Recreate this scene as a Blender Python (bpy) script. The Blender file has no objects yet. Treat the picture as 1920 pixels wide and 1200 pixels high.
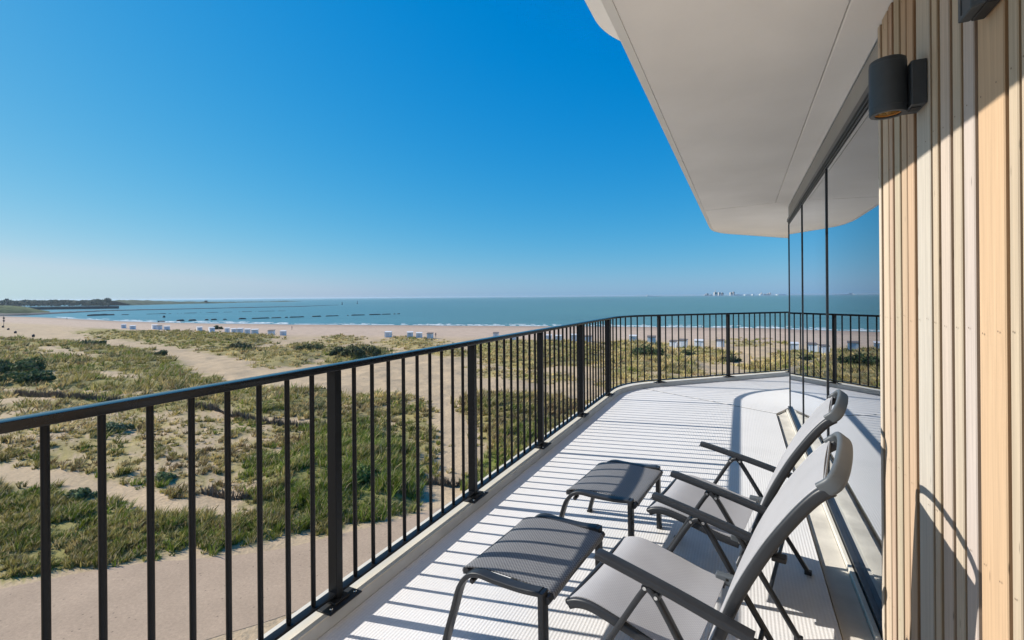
import bpy, bmesh, math, random
import numpy as np
from mathutils import Vector, Matrix
C = bpy.context.scene.collection
S = bpy.context.scene
rad = math.radians
random.seed(7); RNG = np.random.default_rng(11)

# ------------------------------------------------------------------ camera
F, ROLL, HC, PY = 900.0, 0.0077, 1.5, 556.0
cam = bpy.data.cameras.new('camera'); camo = bpy.data.objects.new('camera', cam); C.objects.link(camo)
cam.sensor_fit = 'HORIZONTAL'; cam.sensor_width = 36.0; cam.lens = 36.0*F/1920.0
cam.shift_y = -(600-PY)/1920.0
cam.clip_start = 0.05; cam.clip_end = 90000
camo.location = (0, 0, HC); camo.rotation_euler = (rad(90), 0, 0)
camo.rotation_euler = (Matrix.Rotation(rad(90), 4, 'X') @ Matrix.Rotation(-ROLL, 4, 'Z')).to_euler()
S.camera = camo

# ------------------------------------------------------------------ balcony frame: u along the railing, v towards the building
TH = math.atan2(430.0, F)
DU = np.array([math.sin(TH), math.cos(TH)]); NV = np.array([math.cos(TH), -math.sin(TH)])
RZ = math.pi/2 - TH
def B(u, v): return (u*DU[0]+v*NV[0], u*DU[1]+v*NV[1])

# ------------------------------------------------------------------ light
L = np.array([0.20*DU[0]+NV[0], 0.20*DU[1]+NV[1], -0.69]); L /= np.linalg.norm(L)
sun = bpy.data.lights.new('sun', 'SUN'); suno = bpy.data.objects.new('sun', sun); C.objects.link(suno)
sun.energy = 3.9; sun.angle = rad(0.53); sun.color = (1.0, 0.94, 0.85)
suno.rotation_euler = Vector((-L[0], -L[1], -L[2])).to_track_quat('Z', 'Y').to_euler()
suno.location = (-20, 5, 30)
W = bpy.data.worlds.new('World'); S.world = W; W.use_nodes = True
wn = W.node_tree.nodes; wl = W.node_tree.links; wn.clear()
sky = wn.new('ShaderNodeTexSky'); sky.sky_type = 'NISHITA'; sky.sun_disc = False
sky.sun_elevation = math.asin(-L[2]); sky.sun_rotation = math.atan2(-L[0], -L[1])
sky.altitude = 0; sky.air_density = 1.0; sky.dust_density = 0.3; sky.ozone_density = 2.0
SKY_GAIN = 1.0
def wm(op, *a):
    n = wn.new('ShaderNodeMath'); n.operation = op
    for i, x in enumerate(a):
        if isinstance(x, (int, float)): n.inputs[i].default_value = x
        else: wl.new(x, n.inputs[i])
    return n.outputs[0]
sp = wn.new('ShaderNodeSeparateColor'); cb = wn.new('ShaderNodeCombineColor'); wl.new(sky.outputs[0], sp.inputs[0])
EXPO = 0.80
kk = SKY_GAIN/(0.1*2**EXPO)
sr_ = wm('MULTIPLY', wm('POWER', wm('MAXIMUM', wm('SUBTRACT', wm('MULTIPLY', sp.outputs[0], .05), .06), 0.0), 1.35), 1.90*kk)
sg_ = wm('MULTIPLY', wm('POWER', wm('MULTIPLY', sp.outputs[1], .05), .70), 1.11*kk)
sr_ = wm('SMOOTH_MIN', sr_, wm('MULTIPLY', sg_, .755), .10)
wl.new(wm('MAXIMUM', sr_, 0.0), cb.inputs[0]); wl.new(sg_, cb.inputs[1])
wl.new(wm('MULTIPLY', wm('POWER', wm('MULTIPLY', sp.outputs[2], .05), .25), .967*kk), cb.inputs[2])
bg = wn.new('ShaderNodeBackground'); bg.inputs['Strength'].default_value = 0.1
wo = wn.new('ShaderNodeOutputWorld')
wl.new(cb.outputs[0], bg.inputs['Color']); wl.new(bg.outputs[0], wo.inputs['Surface'])
S.view_settings.view_transform = 'Standard'; S.view_settings.look = 'None'
S.view_settings.exposure = EXPO; S.view_settings.gamma = 1.0; S.view_settings.use_curve_mapping = False
S.cycles.max_bounces = 10; S.cycles.diffuse_bounces = 5; S.cycles.transparent_max_bounces = 16; S.cycles.volume_bounces = 0
S.cycles.caustics_reflective = False; S.cycles.caustics_refractive = False

# ------------------------------------------------------------------ materials
MATS = {}
def mat(name, col, rough=0.6, spec=0.5, metal=0.0, noise=None, bump=None, attr=False, transl=0.0, stretch=None, detail=6):
    """noise=(scale, amount) albedo mottling; bump=(scale, strength, distance)"""
    if name in MATS: return MATS[name]
    m = bpy.data.materials.new(name); m.use_nodes = True; MATS[name] = m
    nt = m.node_tree; N = nt.nodes; Lk = nt.links
    p = N['Principled BSDF']; p.inputs['Roughness'].default_value = rough; p.inputs['Metallic'].default_value = metal
    p.inputs['Specular IOR Level'].default_value = spec
    p.inputs['Base Color'].default_value = (*col, 1)
    src = None
    if attr:
        a = N.new('ShaderNodeAttribute'); a.attribute_name = 'Col'; src = a.outputs['Color']
    tc = N.new('ShaderNodeTexCoord'); vec = tc.outputs['Object']
    if stretch:
        mp = N.new('ShaderNodeMapping'); mp.inputs['Scale'].default_value = stretch
        Lk.new(vec, mp.inputs['Vector']); vec = mp.outputs['Vector']
    if noise:
        nz = N.new('ShaderNodeTexNoise'); nz.inputs['Scale'].default_value = noise[0]; nz.inputs['Detail'].default_value = detail
        Lk.new(vec, nz.inputs['Vector'])
        mr = N.new('ShaderNodeMapRange'); mr.inputs['From Min'].default_value = 0.25; mr.inputs['From Max'].default_value = 0.75
        mr.inputs['To Min'].default_value = 1-noise[1]; mr.inputs['To Max'].default_value = 1+noise[1]
        Lk.new(nz.outputs['Fac'], mr.inputs['Value'])
        mx = N.new('ShaderNodeVectorMath'); mx.operation = 'SCALE'
        if src: Lk.new(src, mx.inputs[0])
        else: mx.inputs[0].default_value = col
        Lk.new(mr.outputs[0], mx.inputs['Scale']); src = mx.outputs[0]
    if src: Lk.new(src, p.inputs['Base Color'])
    if bump:
        nb = N.new('ShaderNodeTexNoise'); nb.inputs['Scale'].default_value = bump[0]; nb.inputs['Detail'].default_value = 5
        Lk.new(vec, nb.inputs['Vector'])
        b = N.new('ShaderNodeBump'); b.inputs['Strength'].default_value = bump[1]; b.inputs['Distance'].default_value = bump[2]
        Lk.new(nb.outputs['Fac'], b.inputs['Height']); Lk.new(b.outputs[0], p.inputs['Normal'])
    if transl:
        t = N.new('ShaderNodeBsdfTranslucent'); ms = N.new('ShaderNodeMixShader'); ms.inputs[0].default_value = transl
        if src: Lk.new(src, t.inputs['Color'])
        else: t.inputs['Color'].default_value = (*col, 1)
        Lk.new(p.outputs[0], ms.inputs[1]); Lk.new(t.outputs[0], ms.inputs[2])
        Lk.new(ms.outputs[0], N['Material Output'].inputs['Surface'])
    return m

M_rail = mat('railing_paint', (0.008, 0.0095, 0.012), 0.34, 0.16, noise=(9, 0.15), bump=(400, 0.08, 0.001))
M_hand = mat('handrail_paint', (0.008, 0.0095, 0.012), 0.20, 0.34, noise=(9, 0.15), bump=(250, 0.05, 0.001))
M_frame = mat('window_frame_paint', (0.018, 0.021, 0.026), 0.35, noise=(8, 0.15))
M_chairframe = mat('chair_frame_paint', (0.022, 0.024, 0.028), 0.40, 0.32, noise=(14, 0.12), bump=(600, 0.1, 0.001))
M_cap = mat('handle_plastic', (0.075, 0.085, 0.095), 0.5, noise=(20, 0.1), bump=(500, 0.1, 0.001))
M_soffit = mat('soffit_render', (0.88, 0.87, 0.855), 0.9, 0.2, noise=(1.1, 0.075), bump=(70, 0.25, 0.004), detail=10)
M_edge = mat('soffit_edge_trim', (0.78, 0.77, 0.75), 0.6, 0.3, noise=(3, 0.05))
M_fascia = mat('fascia_panel', (0.36, 0.36, 0.358), 0.75, 0.3, noise=(2.5, 0.07), bump=(60, 0.15, 0.003))
M_concrete = mat('sill_concrete', (0.56, 0.53, 0.47), 0.85, 0.25, noise=(5, 0.22), bump=(45, 0.4, 0.004), detail=9)
M_kerb = mat('kerb_aluminium', (0.60, 0.57, 0.50), 0.6, 0.4, noise=(4, 0.12), bump=(80, 0.1, 0.002))
M_upstand = mat('kerb_membrane', (0.50, 0.52, 0.53), 0.7, 0.3, noise=(5, 0.14))
M_room = mat('room_plaster', (0.40, 0.38, 0.35), 0.9, noise=(3, 0.05))
M_lamp = mat('lamp_paint', (0.030, 0.037, 0.045), 0.5, 0.5, noise=(30, 0.1), bump=(900, 0.12, 0.0006))
M_steel = mat('stainless_steel', (0.62, 0.62, 0.60), 0.25, metal=1.0, noise=(40, 0.08))
M_black = mat('black_rubber', (0.012, 0.012, 0.013), 0.6, noise=(30, 0.2))
M_hutwall = mat('hut_paint', (0.76, 0.77, 0.79), 0.6, noise=(2, 0.06))
M_hutdoor = mat('hut_door_paint', (0.56, 0.60, 0.66), 0.6, noise=(3, 0.06))
M_hutroof = mat('hut_roof_felt', (0.55, 0.55, 0.55), 0.8, noise=(3, 0.12))
M_hutroofd = mat('hut_roof_dark', (0.12, 0.10, 0.09), 0.8, noise=(3, 0.2))
M_timber = mat('weathered_timber', (0.11, 0.085, 0.065), 0.85, noise=(6, 0.3))
M_rock = mat('groyne_stone', (0.075, 0.072, 0.068), 0.9, noise=(0.4, 0.35), bump=(0.7, 1.0, 0.6))
M_cloth = mat('dark_clothing', (0.035, 0.04, 0.06), 0.9, noise=(12, 0.2))
M_skin = mat('skin', (0.42, 0.26, 0.19), 0.6, noise=(20, 0.08))
M_blade = mat('grass_blades', (0.15, 0.15, 0.05), 0.65, 0.15, attr=True, transl=0.28)
M_leaf = mat('shrub_leaves', (0.06, 0.08, 0.03), 0.7, 0.08, attr=True, transl=0.2)
M_twig = mat('brushwood_twigs', (0.2, 0.15, 0.11), 0.9, 0.1, attr=True)
M_foam = mat('surf_foam', (0.78, 0.80, 0.80), 0.9, 0.1, noise=(0.4, 0.12))

def mat_wood():
    m = bpy.data.materials.new('cladding_timber'); m.use_nodes = True; nt = m.node_tree; N = nt.nodes; Lk = nt.links
    p = N['Principled BSDF']; p.inputs['Roughness'].default_value = 0.72; p.inputs['Specular IOR Level'].default_value = 0.25
    a = N.new('ShaderNodeAttribute'); a.attribute_name = 'Col'
    tc = N.new('ShaderNodeTexCoord'); mp = N.new('ShaderNodeMapping'); mp.inputs['Scale'].default_value = (60, 60, 1.6)
    Lk.new(tc.outputs['Object'], mp.inputs['Vector'])
    nz = N.new('ShaderNodeTexNoise'); nz.inputs['Scale'].default_value = 1.6; nz.inputs['Detail'].default_value = 7; nz.inputs['Distortion'].default_value = 0.6
    Lk.new(mp.outputs[0], nz.inputs['Vector'])
    mr = N.new('ShaderNodeMapRange'); mr.inputs['From Min'].default_value = .3; mr.inputs['From Max'].default_value = .7; mr.inputs['To Min'].default_value = .86; mr.inputs['To Max'].default_value = 1.08
    Lk.new(nz.outputs['Fac'], mr.inputs['Value'])
    sc = N.new('ShaderNodeVectorMath'); sc.operation = 'SCALE'; Lk.new(a.outputs['Color'], sc.inputs[0]); Lk.new(mr.outputs[0], sc.inputs['Scale'])
    # rare knots
    vo = N.new('ShaderNodeTexVoronoi'); vo.inputs['Scale'].default_value = 1.0
    mp2 = N.new('ShaderNodeMapping'); mp2.inputs['Scale'].default_value = (26, 26, 4.2); Lk.new(tc.outputs['Object'], mp2.inputs['Vector']); Lk.new(mp2.outputs[0], vo.inputs['Vector'])
    kr = N.new('ShaderNodeMapRange'); kr.inputs['From Min'].default_value = 0.03; kr.inputs['From Max'].default_value = 0.075; kr.inputs['To Min'].default_value = 0.45; kr.inputs['To Max'].default_value = 1.0
    Lk.new(vo.outputs['Distance'], kr.inputs['Value'])
    sc2 = N.new('ShaderNodeVectorMath'); sc2.operation = 'SCALE'; Lk.new(sc.outputs[0], sc2.inputs[0]); Lk.new(kr.outputs[0], sc2.inputs['Scale'])
    Lk.new(sc2.outputs[0], p.inputs['Base Color'])
    b = N.new('ShaderNodeBump'); b.inputs['Strength'].default_value = .25; b.inputs['Distance'].default_value = .002
    Lk.new(nz.outputs['Fac'], b.inputs['Height']); Lk.new(b.outputs[0], p.inputs['Normal'])
    return m
M_wood = mat_wood()

def mat_deck():
    m = bpy.data.materials.new('deck_panel'); m.use_nodes = True; nt = m.node_tree; N = nt.nodes; Lk = nt.links
    p = N['Principled BSDF']; p.inputs['Roughness'].default_value = 0.62; p.inputs['Specular IOR Level'].default_value = 0.35
    tc = N.new('ShaderNodeTexCoord')
    sx = N.new('ShaderNodeSeparateXYZ'); Lk.new(tc.outputs['Object'], sx.inputs[0])
    # ribs run along u: period 15 mm in local y, broken into anti-slip dashes along x
    def M(op, a, b=None):
        n = N.new('ShaderNodeMath'); n.operation = op
        for i, x in enumerate((a, b)):
            if x is None: continue
            if isinstance(x, (int, float)): n.inputs[i].default_value = x
            else: Lk.new(x, n.inputs[i])
        return n.outputs[0]
    rib = M('SINE', M('MULTIPLY', sx.outputs['Y'], 2*math.pi/0.016))
    dash = M('SINE', M('MULTIPLY', sx.outputs['X'], 2*math.pi/0.02))
    h = M('ADD', rib, M('MULTIPLY', dash, 0.35))
    nz = N.new('ShaderNodeTexNoise'); nz.inputs['Scale'].default_value = 1.3; nz.inputs['Detail'].default_value = 8; nz.inputs['Roughness'].default_value = .62
    Lk.new(tc.outputs['Object'], nz.inputs['Vector'])
    nz2 = N.new('ShaderNodeTexNoise'); nz2.inputs['Scale'].default_value = 45; nz2.inputs['Detail'].default_value = 3
    Lk.new(tc.outputs['Object'], nz2.inputs['Vector'])
    k = M('ADD', M('MULTIPLY', nz.outputs['Fac'], 0.22), M('ADD', M('MULTIPLY', nz2.outputs['Fac'], 0.10), M('MULTIPLY', h, 0.035)))
    st_ = N.new('ShaderNodeTexNoise'); st_.inputs['Scale'].default_value = .55; st_.inputs['Detail'].default_value = 10; st_.inputs['Roughness'].default_value = .7; st_.inputs['Distortion'].default_value = 1.2
    Lk.new(tc.outputs['Object'], st_.inputs['Vector'])
    sr = N.new('ShaderNodeMapRange'); sr.inputs['From Min'].default_value = .56; sr.inputs['From Max'].default_value = .72; sr.inputs['To Min'].default_value = 0; sr.inputs['To Max'].default_value = -.10; Lk.new(st_.outputs['Fac'], sr.inputs['Value'])
    k = M('ADD', k, sr.outputs[0]); k = M('ADD', k, 0.82)
    sc = N.new('ShaderNodeVectorMath'); sc.operation = 'SCALE'; sc.inputs[0].default_value = (0.665, 0.655, 0.65); Lk.new(k, sc.inputs['Scale'])
    Lk.new(sc.outputs[0], p.inputs['Base Color'])
    b = N.new('ShaderNodeBump'); b.inputs['Strength'].default_value = .35; b.inputs['Distance'].default_value = .0012
    Lk.new(h, b.inputs['Height']); Lk.new(b.outputs[0], p.inputs['Normal'])
    return m
M_deck = mat_deck()

def mat_sling(name, col, col2, scale, transp=0.0):
    m = bpy.data.materials.new(name); m.use_nodes = True; nt = m.node_tree; N = nt.nodes; Lk = nt.links
    p = N['Principled BSDF']; p.inputs['Roughness'].default_value = 0.55; p.inputs['Specular IOR Level'].default_value = 0.35
    uv = N.new('ShaderNodeUVMap')
    ck = N.new('ShaderNodeTexChecker'); ck.inputs['Scale'].default_value = scale
    ck.inputs['Color1'].default_value = (*col, 1); ck.inputs['Color2'].default_value = (*col2, 1)
    Lk.new(uv.outputs[0], ck.inputs['Vector'])
    nz = N.new('ShaderNodeTexNoise'); nz.inputs['Scale'].default_value = 5; nz.inputs['Detail'].default_value = 5
    tc = N.new('ShaderNodeTexCoord'); Lk.new(tc.outputs['Object'], nz.inputs['Vector'])
    mr = N.new('ShaderNodeMapRange'); mr.inputs['To Min'].default_value = .85; mr.inputs['To Max'].default_value = 1.15; Lk.new(nz.outputs['Fac'], mr.inputs['Value'])
    sc = N.new('ShaderNodeVectorMath'); sc.operation = 'SCALE'; Lk.new(ck.outputs['Color'], sc.inputs[0]); Lk.new(mr.outputs[0], sc.inputs['Scale'])
    Lk.new(sc.outputs[0], p.inputs['Base Color'])
    b = N.new('ShaderNodeBump'); b.inputs['Strength'].default_value = .3; b.inputs['Distance'].default_value = .001
    Lk.new(ck.outputs['Fac'], b.inputs['Height']); Lk.new(b.outputs[0], p.inputs['Normal'])
    if transp:
        t = N.new('ShaderNodeBsdfTransparent'); ms = N.new('ShaderNodeMixShader'); ms.inputs[0].default_value = transp
        Lk.new(p.outputs[0], ms.inputs[1]); Lk.new(t.outputs[0], ms.inputs[2]); Lk.new(ms.outputs[0], N['Material Output'].inputs['Surface'])
    return m
M_sling = mat_sling('chair_sling', (0.36, 0.352, 0.362), (0.295, 0.29, 0.298), 180)
M_stool = mat_sling('stool_sling', (0.20, 0.20, 0.206), (0.09, 0.092, 0.098), 130)

def mat_glass():
    m = bpy.data.materials.new('window_glass'); m.use_nodes = True; nt = m.node_tree; N = nt.nodes; Lk = nt.links
    for n in list(N): N.remove(n)
    o = N.new('ShaderNodeOutputMaterial'); ms = N.new('ShaderNodeMixShader')
    g = N.new('ShaderNodeBsdfGlossy'); g.inputs['Roughness'].default_value = 0.0; g.inputs['Color'].default_value = (0.90, 0.93, 0.97, 1)
    t = N.new('ShaderNodeBsdfTransparent'); t.inputs['Color'].default_value = (0.42, 0.50, 0.50, 1)
    fr = N.new('ShaderNodeFresnel'); fr.inputs['IOR'].default_value = 2.3
    mr = N.new('ShaderNodeMapRange'); mr.inputs['From Min'].default_value = 0.15; mr.inputs['From Max'].default_value = 0.55; mr.inputs['To Min'].default_value = 0.22; mr.inputs['To Max'].default_value = 0.98
    nz = N.new('ShaderNodeTexNoise'); nz.inputs['Scale'].default_value = 1.6; nz.inputs['Detail'].default_value = 1; tc = N.new('ShaderNodeTexCoord'); Lk.new(tc.outputs['Object'], nz.inputs['Vector'])
    bp = N.new('ShaderNodeBump'); bp.inputs['Strength'].default_value = .25; bp.inputs['Distance'].default_value = .0012; Lk.new(nz.outputs['Fac'], bp.inputs['Height']); Lk.new(bp.outputs[0], g.inputs['Normal'])
    Lk.new(fr.outputs[0], mr.inputs['Value']); Lk.new(mr.outputs[0], ms.inputs[0]); Lk.new(t.outputs[0], ms.inputs[1]); Lk.new(g.outputs[0], ms.inputs[2]); Lk.new(ms.outputs[0], o.inputs['Surface'])
    return m
M_glass = mat_glass()

# ------------------------------------------------------------------ mesh helpers
class MB:
    def __init__(s): s.v = []; s.f = []; s.uv = []
    def add(s, vs, fs):
        o = len(s.v); s.v += [tuple(map(float, p)) for p in vs]; s.f += [tuple(i+o for i in f) for f in fs]; return s
    def box(s, a, b):
        (x0, y0, z0), (x1, y1, z1) = a, b
        x0, x1 = sorted((x0, x1)); y0, y1 = sorted((y0, y1)); z0, z1 = sorted((z0, z1))
        return s.add([(x0,y0,z0),(x1,y0,z0),(x1,y1,z0),(x0,y1,z0),(x0,y0,z1),(x1,y0,z1),(x1,y1,z1),(x0,y1,z1)],
                     [(0,3,2,1),(4,5,6,7),(0,1,5,4),(1,2,6,5),(2,3,7,6),(3,0,4,7)])
    def prism(s, poly, z0, z1):
        n = len(poly)
        return s.add([(x,y,z0) for x,y in poly]+[(x,y,z1) for x,y in poly],
                     [tuple(range(n-1,-1,-1)), tuple(range(n,2*n))]+[(i,(i+1)%n,(i+1)%n+n,i+n) for i in range(n)])
    def sweep(s, path, prof, up=(0,0,1), closed=False, cap=True, scale=None):
        """path: 3-D points; prof: 2-D (side, up) closed outline"""
        P = [Vector(p) for p in path]; n = len(P); m = len(prof); vs = []; U = Vector(up)
        for i, p in enumerate(P):
            t = (P[min(i+1,n-1)]-P[max(i-1,0)]).normalized()
            sd = t.cross(U)
            if sd.length < 1e-4: sd = t.cross(Vector((1,0,0)))
            sd.normalize(); uu = sd.cross(t).normalized()
            k = 1.0
            if 0 < i < n-1:
                a = (P[i]-P[i-1]).normalized(); b = (P[i+1]-P[i]).normalized(); c = max(-1, min(1, a.dot(b)))
                k = 1/max(0.5, math.cos(math.acos(c)/2))
            q = scale[i] if scale else 1.0
            for (x, y) in prof: vs.append(p + sd*x*q + uu*y*q)
        fs = []
        for i in range(n-1):
            for j in range(m):
                j2 = (j+1) % m; fs.append((i*m+j, i*m+j2, (i+1)*m+j2, (i+1)*m+j))
        if cap: fs.append(tuple(range(m-1,-1,-1))); fs.append(tuple((n-1)*m+j for j in range(m)))
        return s.add(vs, fs)
    def lathe(s, prof, c, n=32, axis='z'):
        vs = []; fs = []; m = len(prof)
        for i in range(n):
            a = 2*math.pi*i/n
            for (r, h) in prof: vs.append((c[0]+r*math.cos(a), c[1]+r*math.sin(a), c[2]+h))
        for i in range(n):
            i2 = (i+1) % n
            for j in range(m-1): fs.append((i*m+j, i2*m+j, i2*m+j+1, i*m+j+1))
        return s.add(vs, fs)
    def build(s, name, material, parent=None, off=(0,0,0), bevel=0, smooth=False, seg=2):
        me = bpy.data.meshes.new(name)
        vs = [(x-off[0], y-off[1], z-off[2]) for x,y,z in s.v]
        me.from_pydata(vs, [], s.f); me.update()
        bm = bmesh.new(); bm.from_mesh(me); bmesh.ops.recalc_face_normals(bm, faces=bm.faces); bm.to_mesh(me); bm.free()
        me.materials.append(material)
        o = bpy.data.objects.new(name, me); C.objects.link(o)
        if parent: o.parent = parent
        if smooth:
            for p in me.polygons: p.use_smooth = True
            me.set_sharp_from_angle(angle=rad(smooth if smooth is not True else 45))
        if bevel:
            md = o.modifiers.new('bevel', 'BEVEL'); md.width = bevel; md.segments = seg; md.limit_method = 'ANGLE'; md.angle_limit = rad(40)
        return o
def rrect(w, h, r, k=3):
    out = []
    for cx, cy, a0 in ((w/2-r, h/2-r, 0), (-w/2+r, h/2-r, 90), (-w/2+r, -h/2+r, 180), (w/2-r, -h/2+r, 270)):
        for i in range(k+1):
            a = rad(a0+90*i/k); out.append((cx+r*math.cos(a), cy+r*math.sin(a)))
    return out
def circ(r, n=12): return [(r*math.cos(2*math.pi*i/n), r*math.sin(2*math.pi*i/n)) for i in range(n)]
def smooth_path(pts, n=6):
    P = [np.array(p, float) for p in pts]; out = []
    for i in range(len(P)-1):
        p0 = P[max(i-1,0)]; p1 = P[i]; p2 = P[i+1]; p3 = P[min(i+2,len(P)-1)]
        for k in range(n):
            t = k/n
            out.append(.5*((2*p1)+(-p0+p2)*t+(2*p0-5*p1+4*p2-p3)*t*t+(-p0+3*p1-3*p2+p3)*t**3))
    out.append(P[-1]); return [tuple(p) for p in out]
def tag(o, label=None, cat=None, group=None, kind=None):
    if label: o['label'] = label
    if cat: o['category'] = cat
    if group: o['group'] = group
    if kind: o['kind'] = kind
    return o
def empty(name, loc, rz=0.0):
    o = bpy.data.objects.new(name, None); C.objects.link(o); o.location = loc; o.rotation_euler = (0,0,rz); o.empty_display_size = .2
    return o
def copy_tree(o, parent=None):
    kids = [c for c in o.children]
    c = o.copy(); C.objects.link(c)
    if parent: c.parent = parent
    for k in kids: copy_tree(k, c)
    return c

# ================================================================== BUILDING (local axes: x = u along the railing, y = -v, z)
bld = empty('apartment_building', (0,0,0), RZ)
tag(bld, 'apartment building with pale soffit, timber slat wall, tall mirror windows and light grey balcony deck', 'building')
def P(u, v, z): return (u, -v, z)
def plan(pts): return [(u, -v) for u, v in pts]
GV = 0.57      # glass plane
CU = 7.28      # glass corner
# outline of the railing line: straight, arc, straight at 45 degrees
def rail_line(v0):
    """points (u,v) of the line parallel to the railing with its straight run at v0; also arc-length param"""
    R0 = 1.5; base = -1.757; off = v0-base   # positive = inside
    cx, cy = 7.11, base+R0; R = R0-off
    pts = [(-4.0, v0)]
    for i in range(0, 17):
        a = rad(-90+45*i/16); pts.append((cx+R*math.cos(a), cy+R*math.sin(a)))
    e = pts[-1]; pts.append((e[0]+4.6*math.cos(rad(45)), e[1]+4.6*math.sin(rad(45))))
    return pts
far_wall = [(CU, GV), (CU+4.0*math.cos(rad(42)), GV+4.0*math.sin(rad(42)))]
# deck: substrate slab plus two panels with an open joint between them
inner = rail_line(-1.696)
slab = MB().prism(plan(rail_line(-1.88)+[far_wall[1], far_wall[0], (CU, .9), (-4, .9)]), -0.34, -0.035)
slab.build('slab', M_kerb, bld)
J0, J1 = (8.02, -1.40), (6.90, 0.385)
def split_pts():
    k = [p for p in inner if p[0] <= 7.88]; r = [p for p in inner if p[0] > 7.96]
    return k, r
k, r = split_pts()
jn = np.array([J1[0]-J0[0], J1[1]-J0[1]]); jn /= np.linalg.norm(jn); jo = np.array([-jn[1], jn[0]])*0.004
ja = (7.92, -1.445)
MB().prism(plan(k+[(ja[0]-.020, ja[1]-.012), (J1[0]-.020, J1[1]-.02), (6.86, 0.385), (-4, 0.385)]), -0.034, 0.0).build('deck_panel', M_deck, bld, bevel=.002)
MB().prism(plan([(ja[0]+.014, ja[1]+.008)]+r+[far_wall[1], (CU+.02, GV-.02), (6.915, .395), (J1[0]+.012, J1[1]+.004)]), -0.034, -0.001).build('deck_panel', M_deck, bld, bevel=.002)
MB().prism(plan([(ja[0]-.019,ja[1]-.011),(ja[0]+.013,ja[1]+.007),(J1[0]+.011,J1[1]+.003),(J1[0]-.019,J1[1]-.019)]), -.0345, -.005).build('joint_seal', mat('joint_rubber',(.07,.072,.075),.8,noise=(20,.2)), bld)
# sill channel along the windows
MB().prism(plan([(-4, .395), (6.88, .395), (7.14, .515), (-4, .515)]), -0.034, -0.022).build('sill', M_concrete, bld)
MB().prism(plan([(2.5, .518), (7.16, .518), (7.2, .54), (2.5, .54)]), -0.03, 0.006).build('sill', M_kerb, bld, bevel=.003)
# kerb: upstand with aluminium coping
oi, oo = rail_line(-1.702), rail_line(-1.86)
kb = MB(); n = len(oi)
kb.add([P(*p, z) for p in oo for z in (-.34, .058)]+[], [])
for i in range(n-1):
    a0, a1 = oo[i], oo[i+1]; b0, b1 = oi[i], oi[i+1]
    kb.add([P(*a0,-.3), P(*a1,-.3), P(*a1,.058), P(*a0,.058), P(*b0,.058), P(*b1,.058), P(*b1,.050), P(*b0,.050)],
           [(0,1,2,3), (3,2,5,4), (4,5,6,7)])
kb.build('kerb', M_kerb, bld)
up = MB(); oj = rail_line(-1.704); ok_ = rail_line(-1.690)
for i in range(n-1):
    up.add([P(*oj[i],.0505), P(*oj[i+1],.0505), P(*ok_[i+1],.002), P(*ok_[i],.002)], [(0,1,2,3)])
up.build('kerb_fillet', M_upstand, bld)
# soffit of the storey above
so = [(-4,-.49), (8.75,-.49), (9.05,-.487), (9.3,-.475), (9.52,-.44), (9.72,-.375), (9.9,-.27), (10.1,-.12), (11.5,1.0), (13.2,2.35)]
def inset(poly, d):
    out = []
    for i, p in enumerate(poly):
        a = np.array(poly[max(i-1,0)]); b = np.array(poly[min(i+1,len(poly)-1)]); t = (b-a)/np.linalg.norm(b-a)
        out.append((p[0]-t[1]*d, p[1]+t[0]*d))
    return out
si = inset(so, .045)
sb = MB()
# soffit panels (three, with open joints): outer strip, inner strip, end panel
ZS = 2.65
JA, JB = (7.03, -.445), (6.84, .395)
pa = [p for p in si if p[0] < 7.0]
sb.prism(plan([(-4,-.445), (JA[0],-.445), (JB[0],.392), (-4,.392)]), ZS, ZS+.06)
sb.build('soffit_panel', M_soffit, bld, bevel=.004)
MB().prism(plan([(-4,.3955), (JB[0]-.002,.3955), (6.80,GV-.006), (-4,GV-.006)]), ZS-.002, ZS+.06).build('soffit_panel', M_soffit, bld, bevel=.006)
MB().prism(plan([(JA[0]+.03,-.445)]+[p for p in si if p[0] > 7.1]+[(13.2,3.2), (CU+3.4, GV+3.05), (CU, GV-.004), (6.83,GV-.006), (JB[0]+.03,.392)]), ZS+.001, ZS+.06).build('soffit_panel', M_soffit, bld, bevel=.004)
MB().prism(plan(si+[(13.2,3.3), (CU+3.0,GV+3), (CU,GV+.2), (-4,GV+.2)]), ZS+.061, ZS+.40).build('roof_slab', M_soffit, bld)
tr = MB()
for i in range(len(so)-1):
    a0, a1 = so[i], so[i+1]; b0, b1 = si[i], si[i+1]
    tr.add([P(*a0,ZS+.012), P(*a1,ZS+.012), P(*a1,ZS+.42), P(*a0,ZS+.42), P(*b0,ZS-.004), P(*b1,ZS-.004), P(*b1,ZS+.03), P(*b0,ZS+.03)],
           [(0,1,2,3), (0,1,5,4), (4,5,6,7)])
tr.build('soffit_edge', M_edge, bld)
# slab of the terrace two storeys up, same outline as the deck
us = rail_line(-1.99)
um = MB().prism(plan([p for p in us]+[(11,3.4), (-4, .9)]), 5.7, 6.05); um.build('upper_slab', M_soffit, bld, bevel=.02)
MB().prism(plan([(7.94,-1.735),(7.95,-1.735),(7.6,-.8),(7.59,-.8)]), 5.694, 5.699).build('soffit_joint', M_black, bld)
# fascia above the glass
MB().box(P(1.2,GV-.004,2.49), P(CU-.004,GV+.12,ZS+.001)).build('fascia', M_fascia, bld, bevel=.003)
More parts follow.
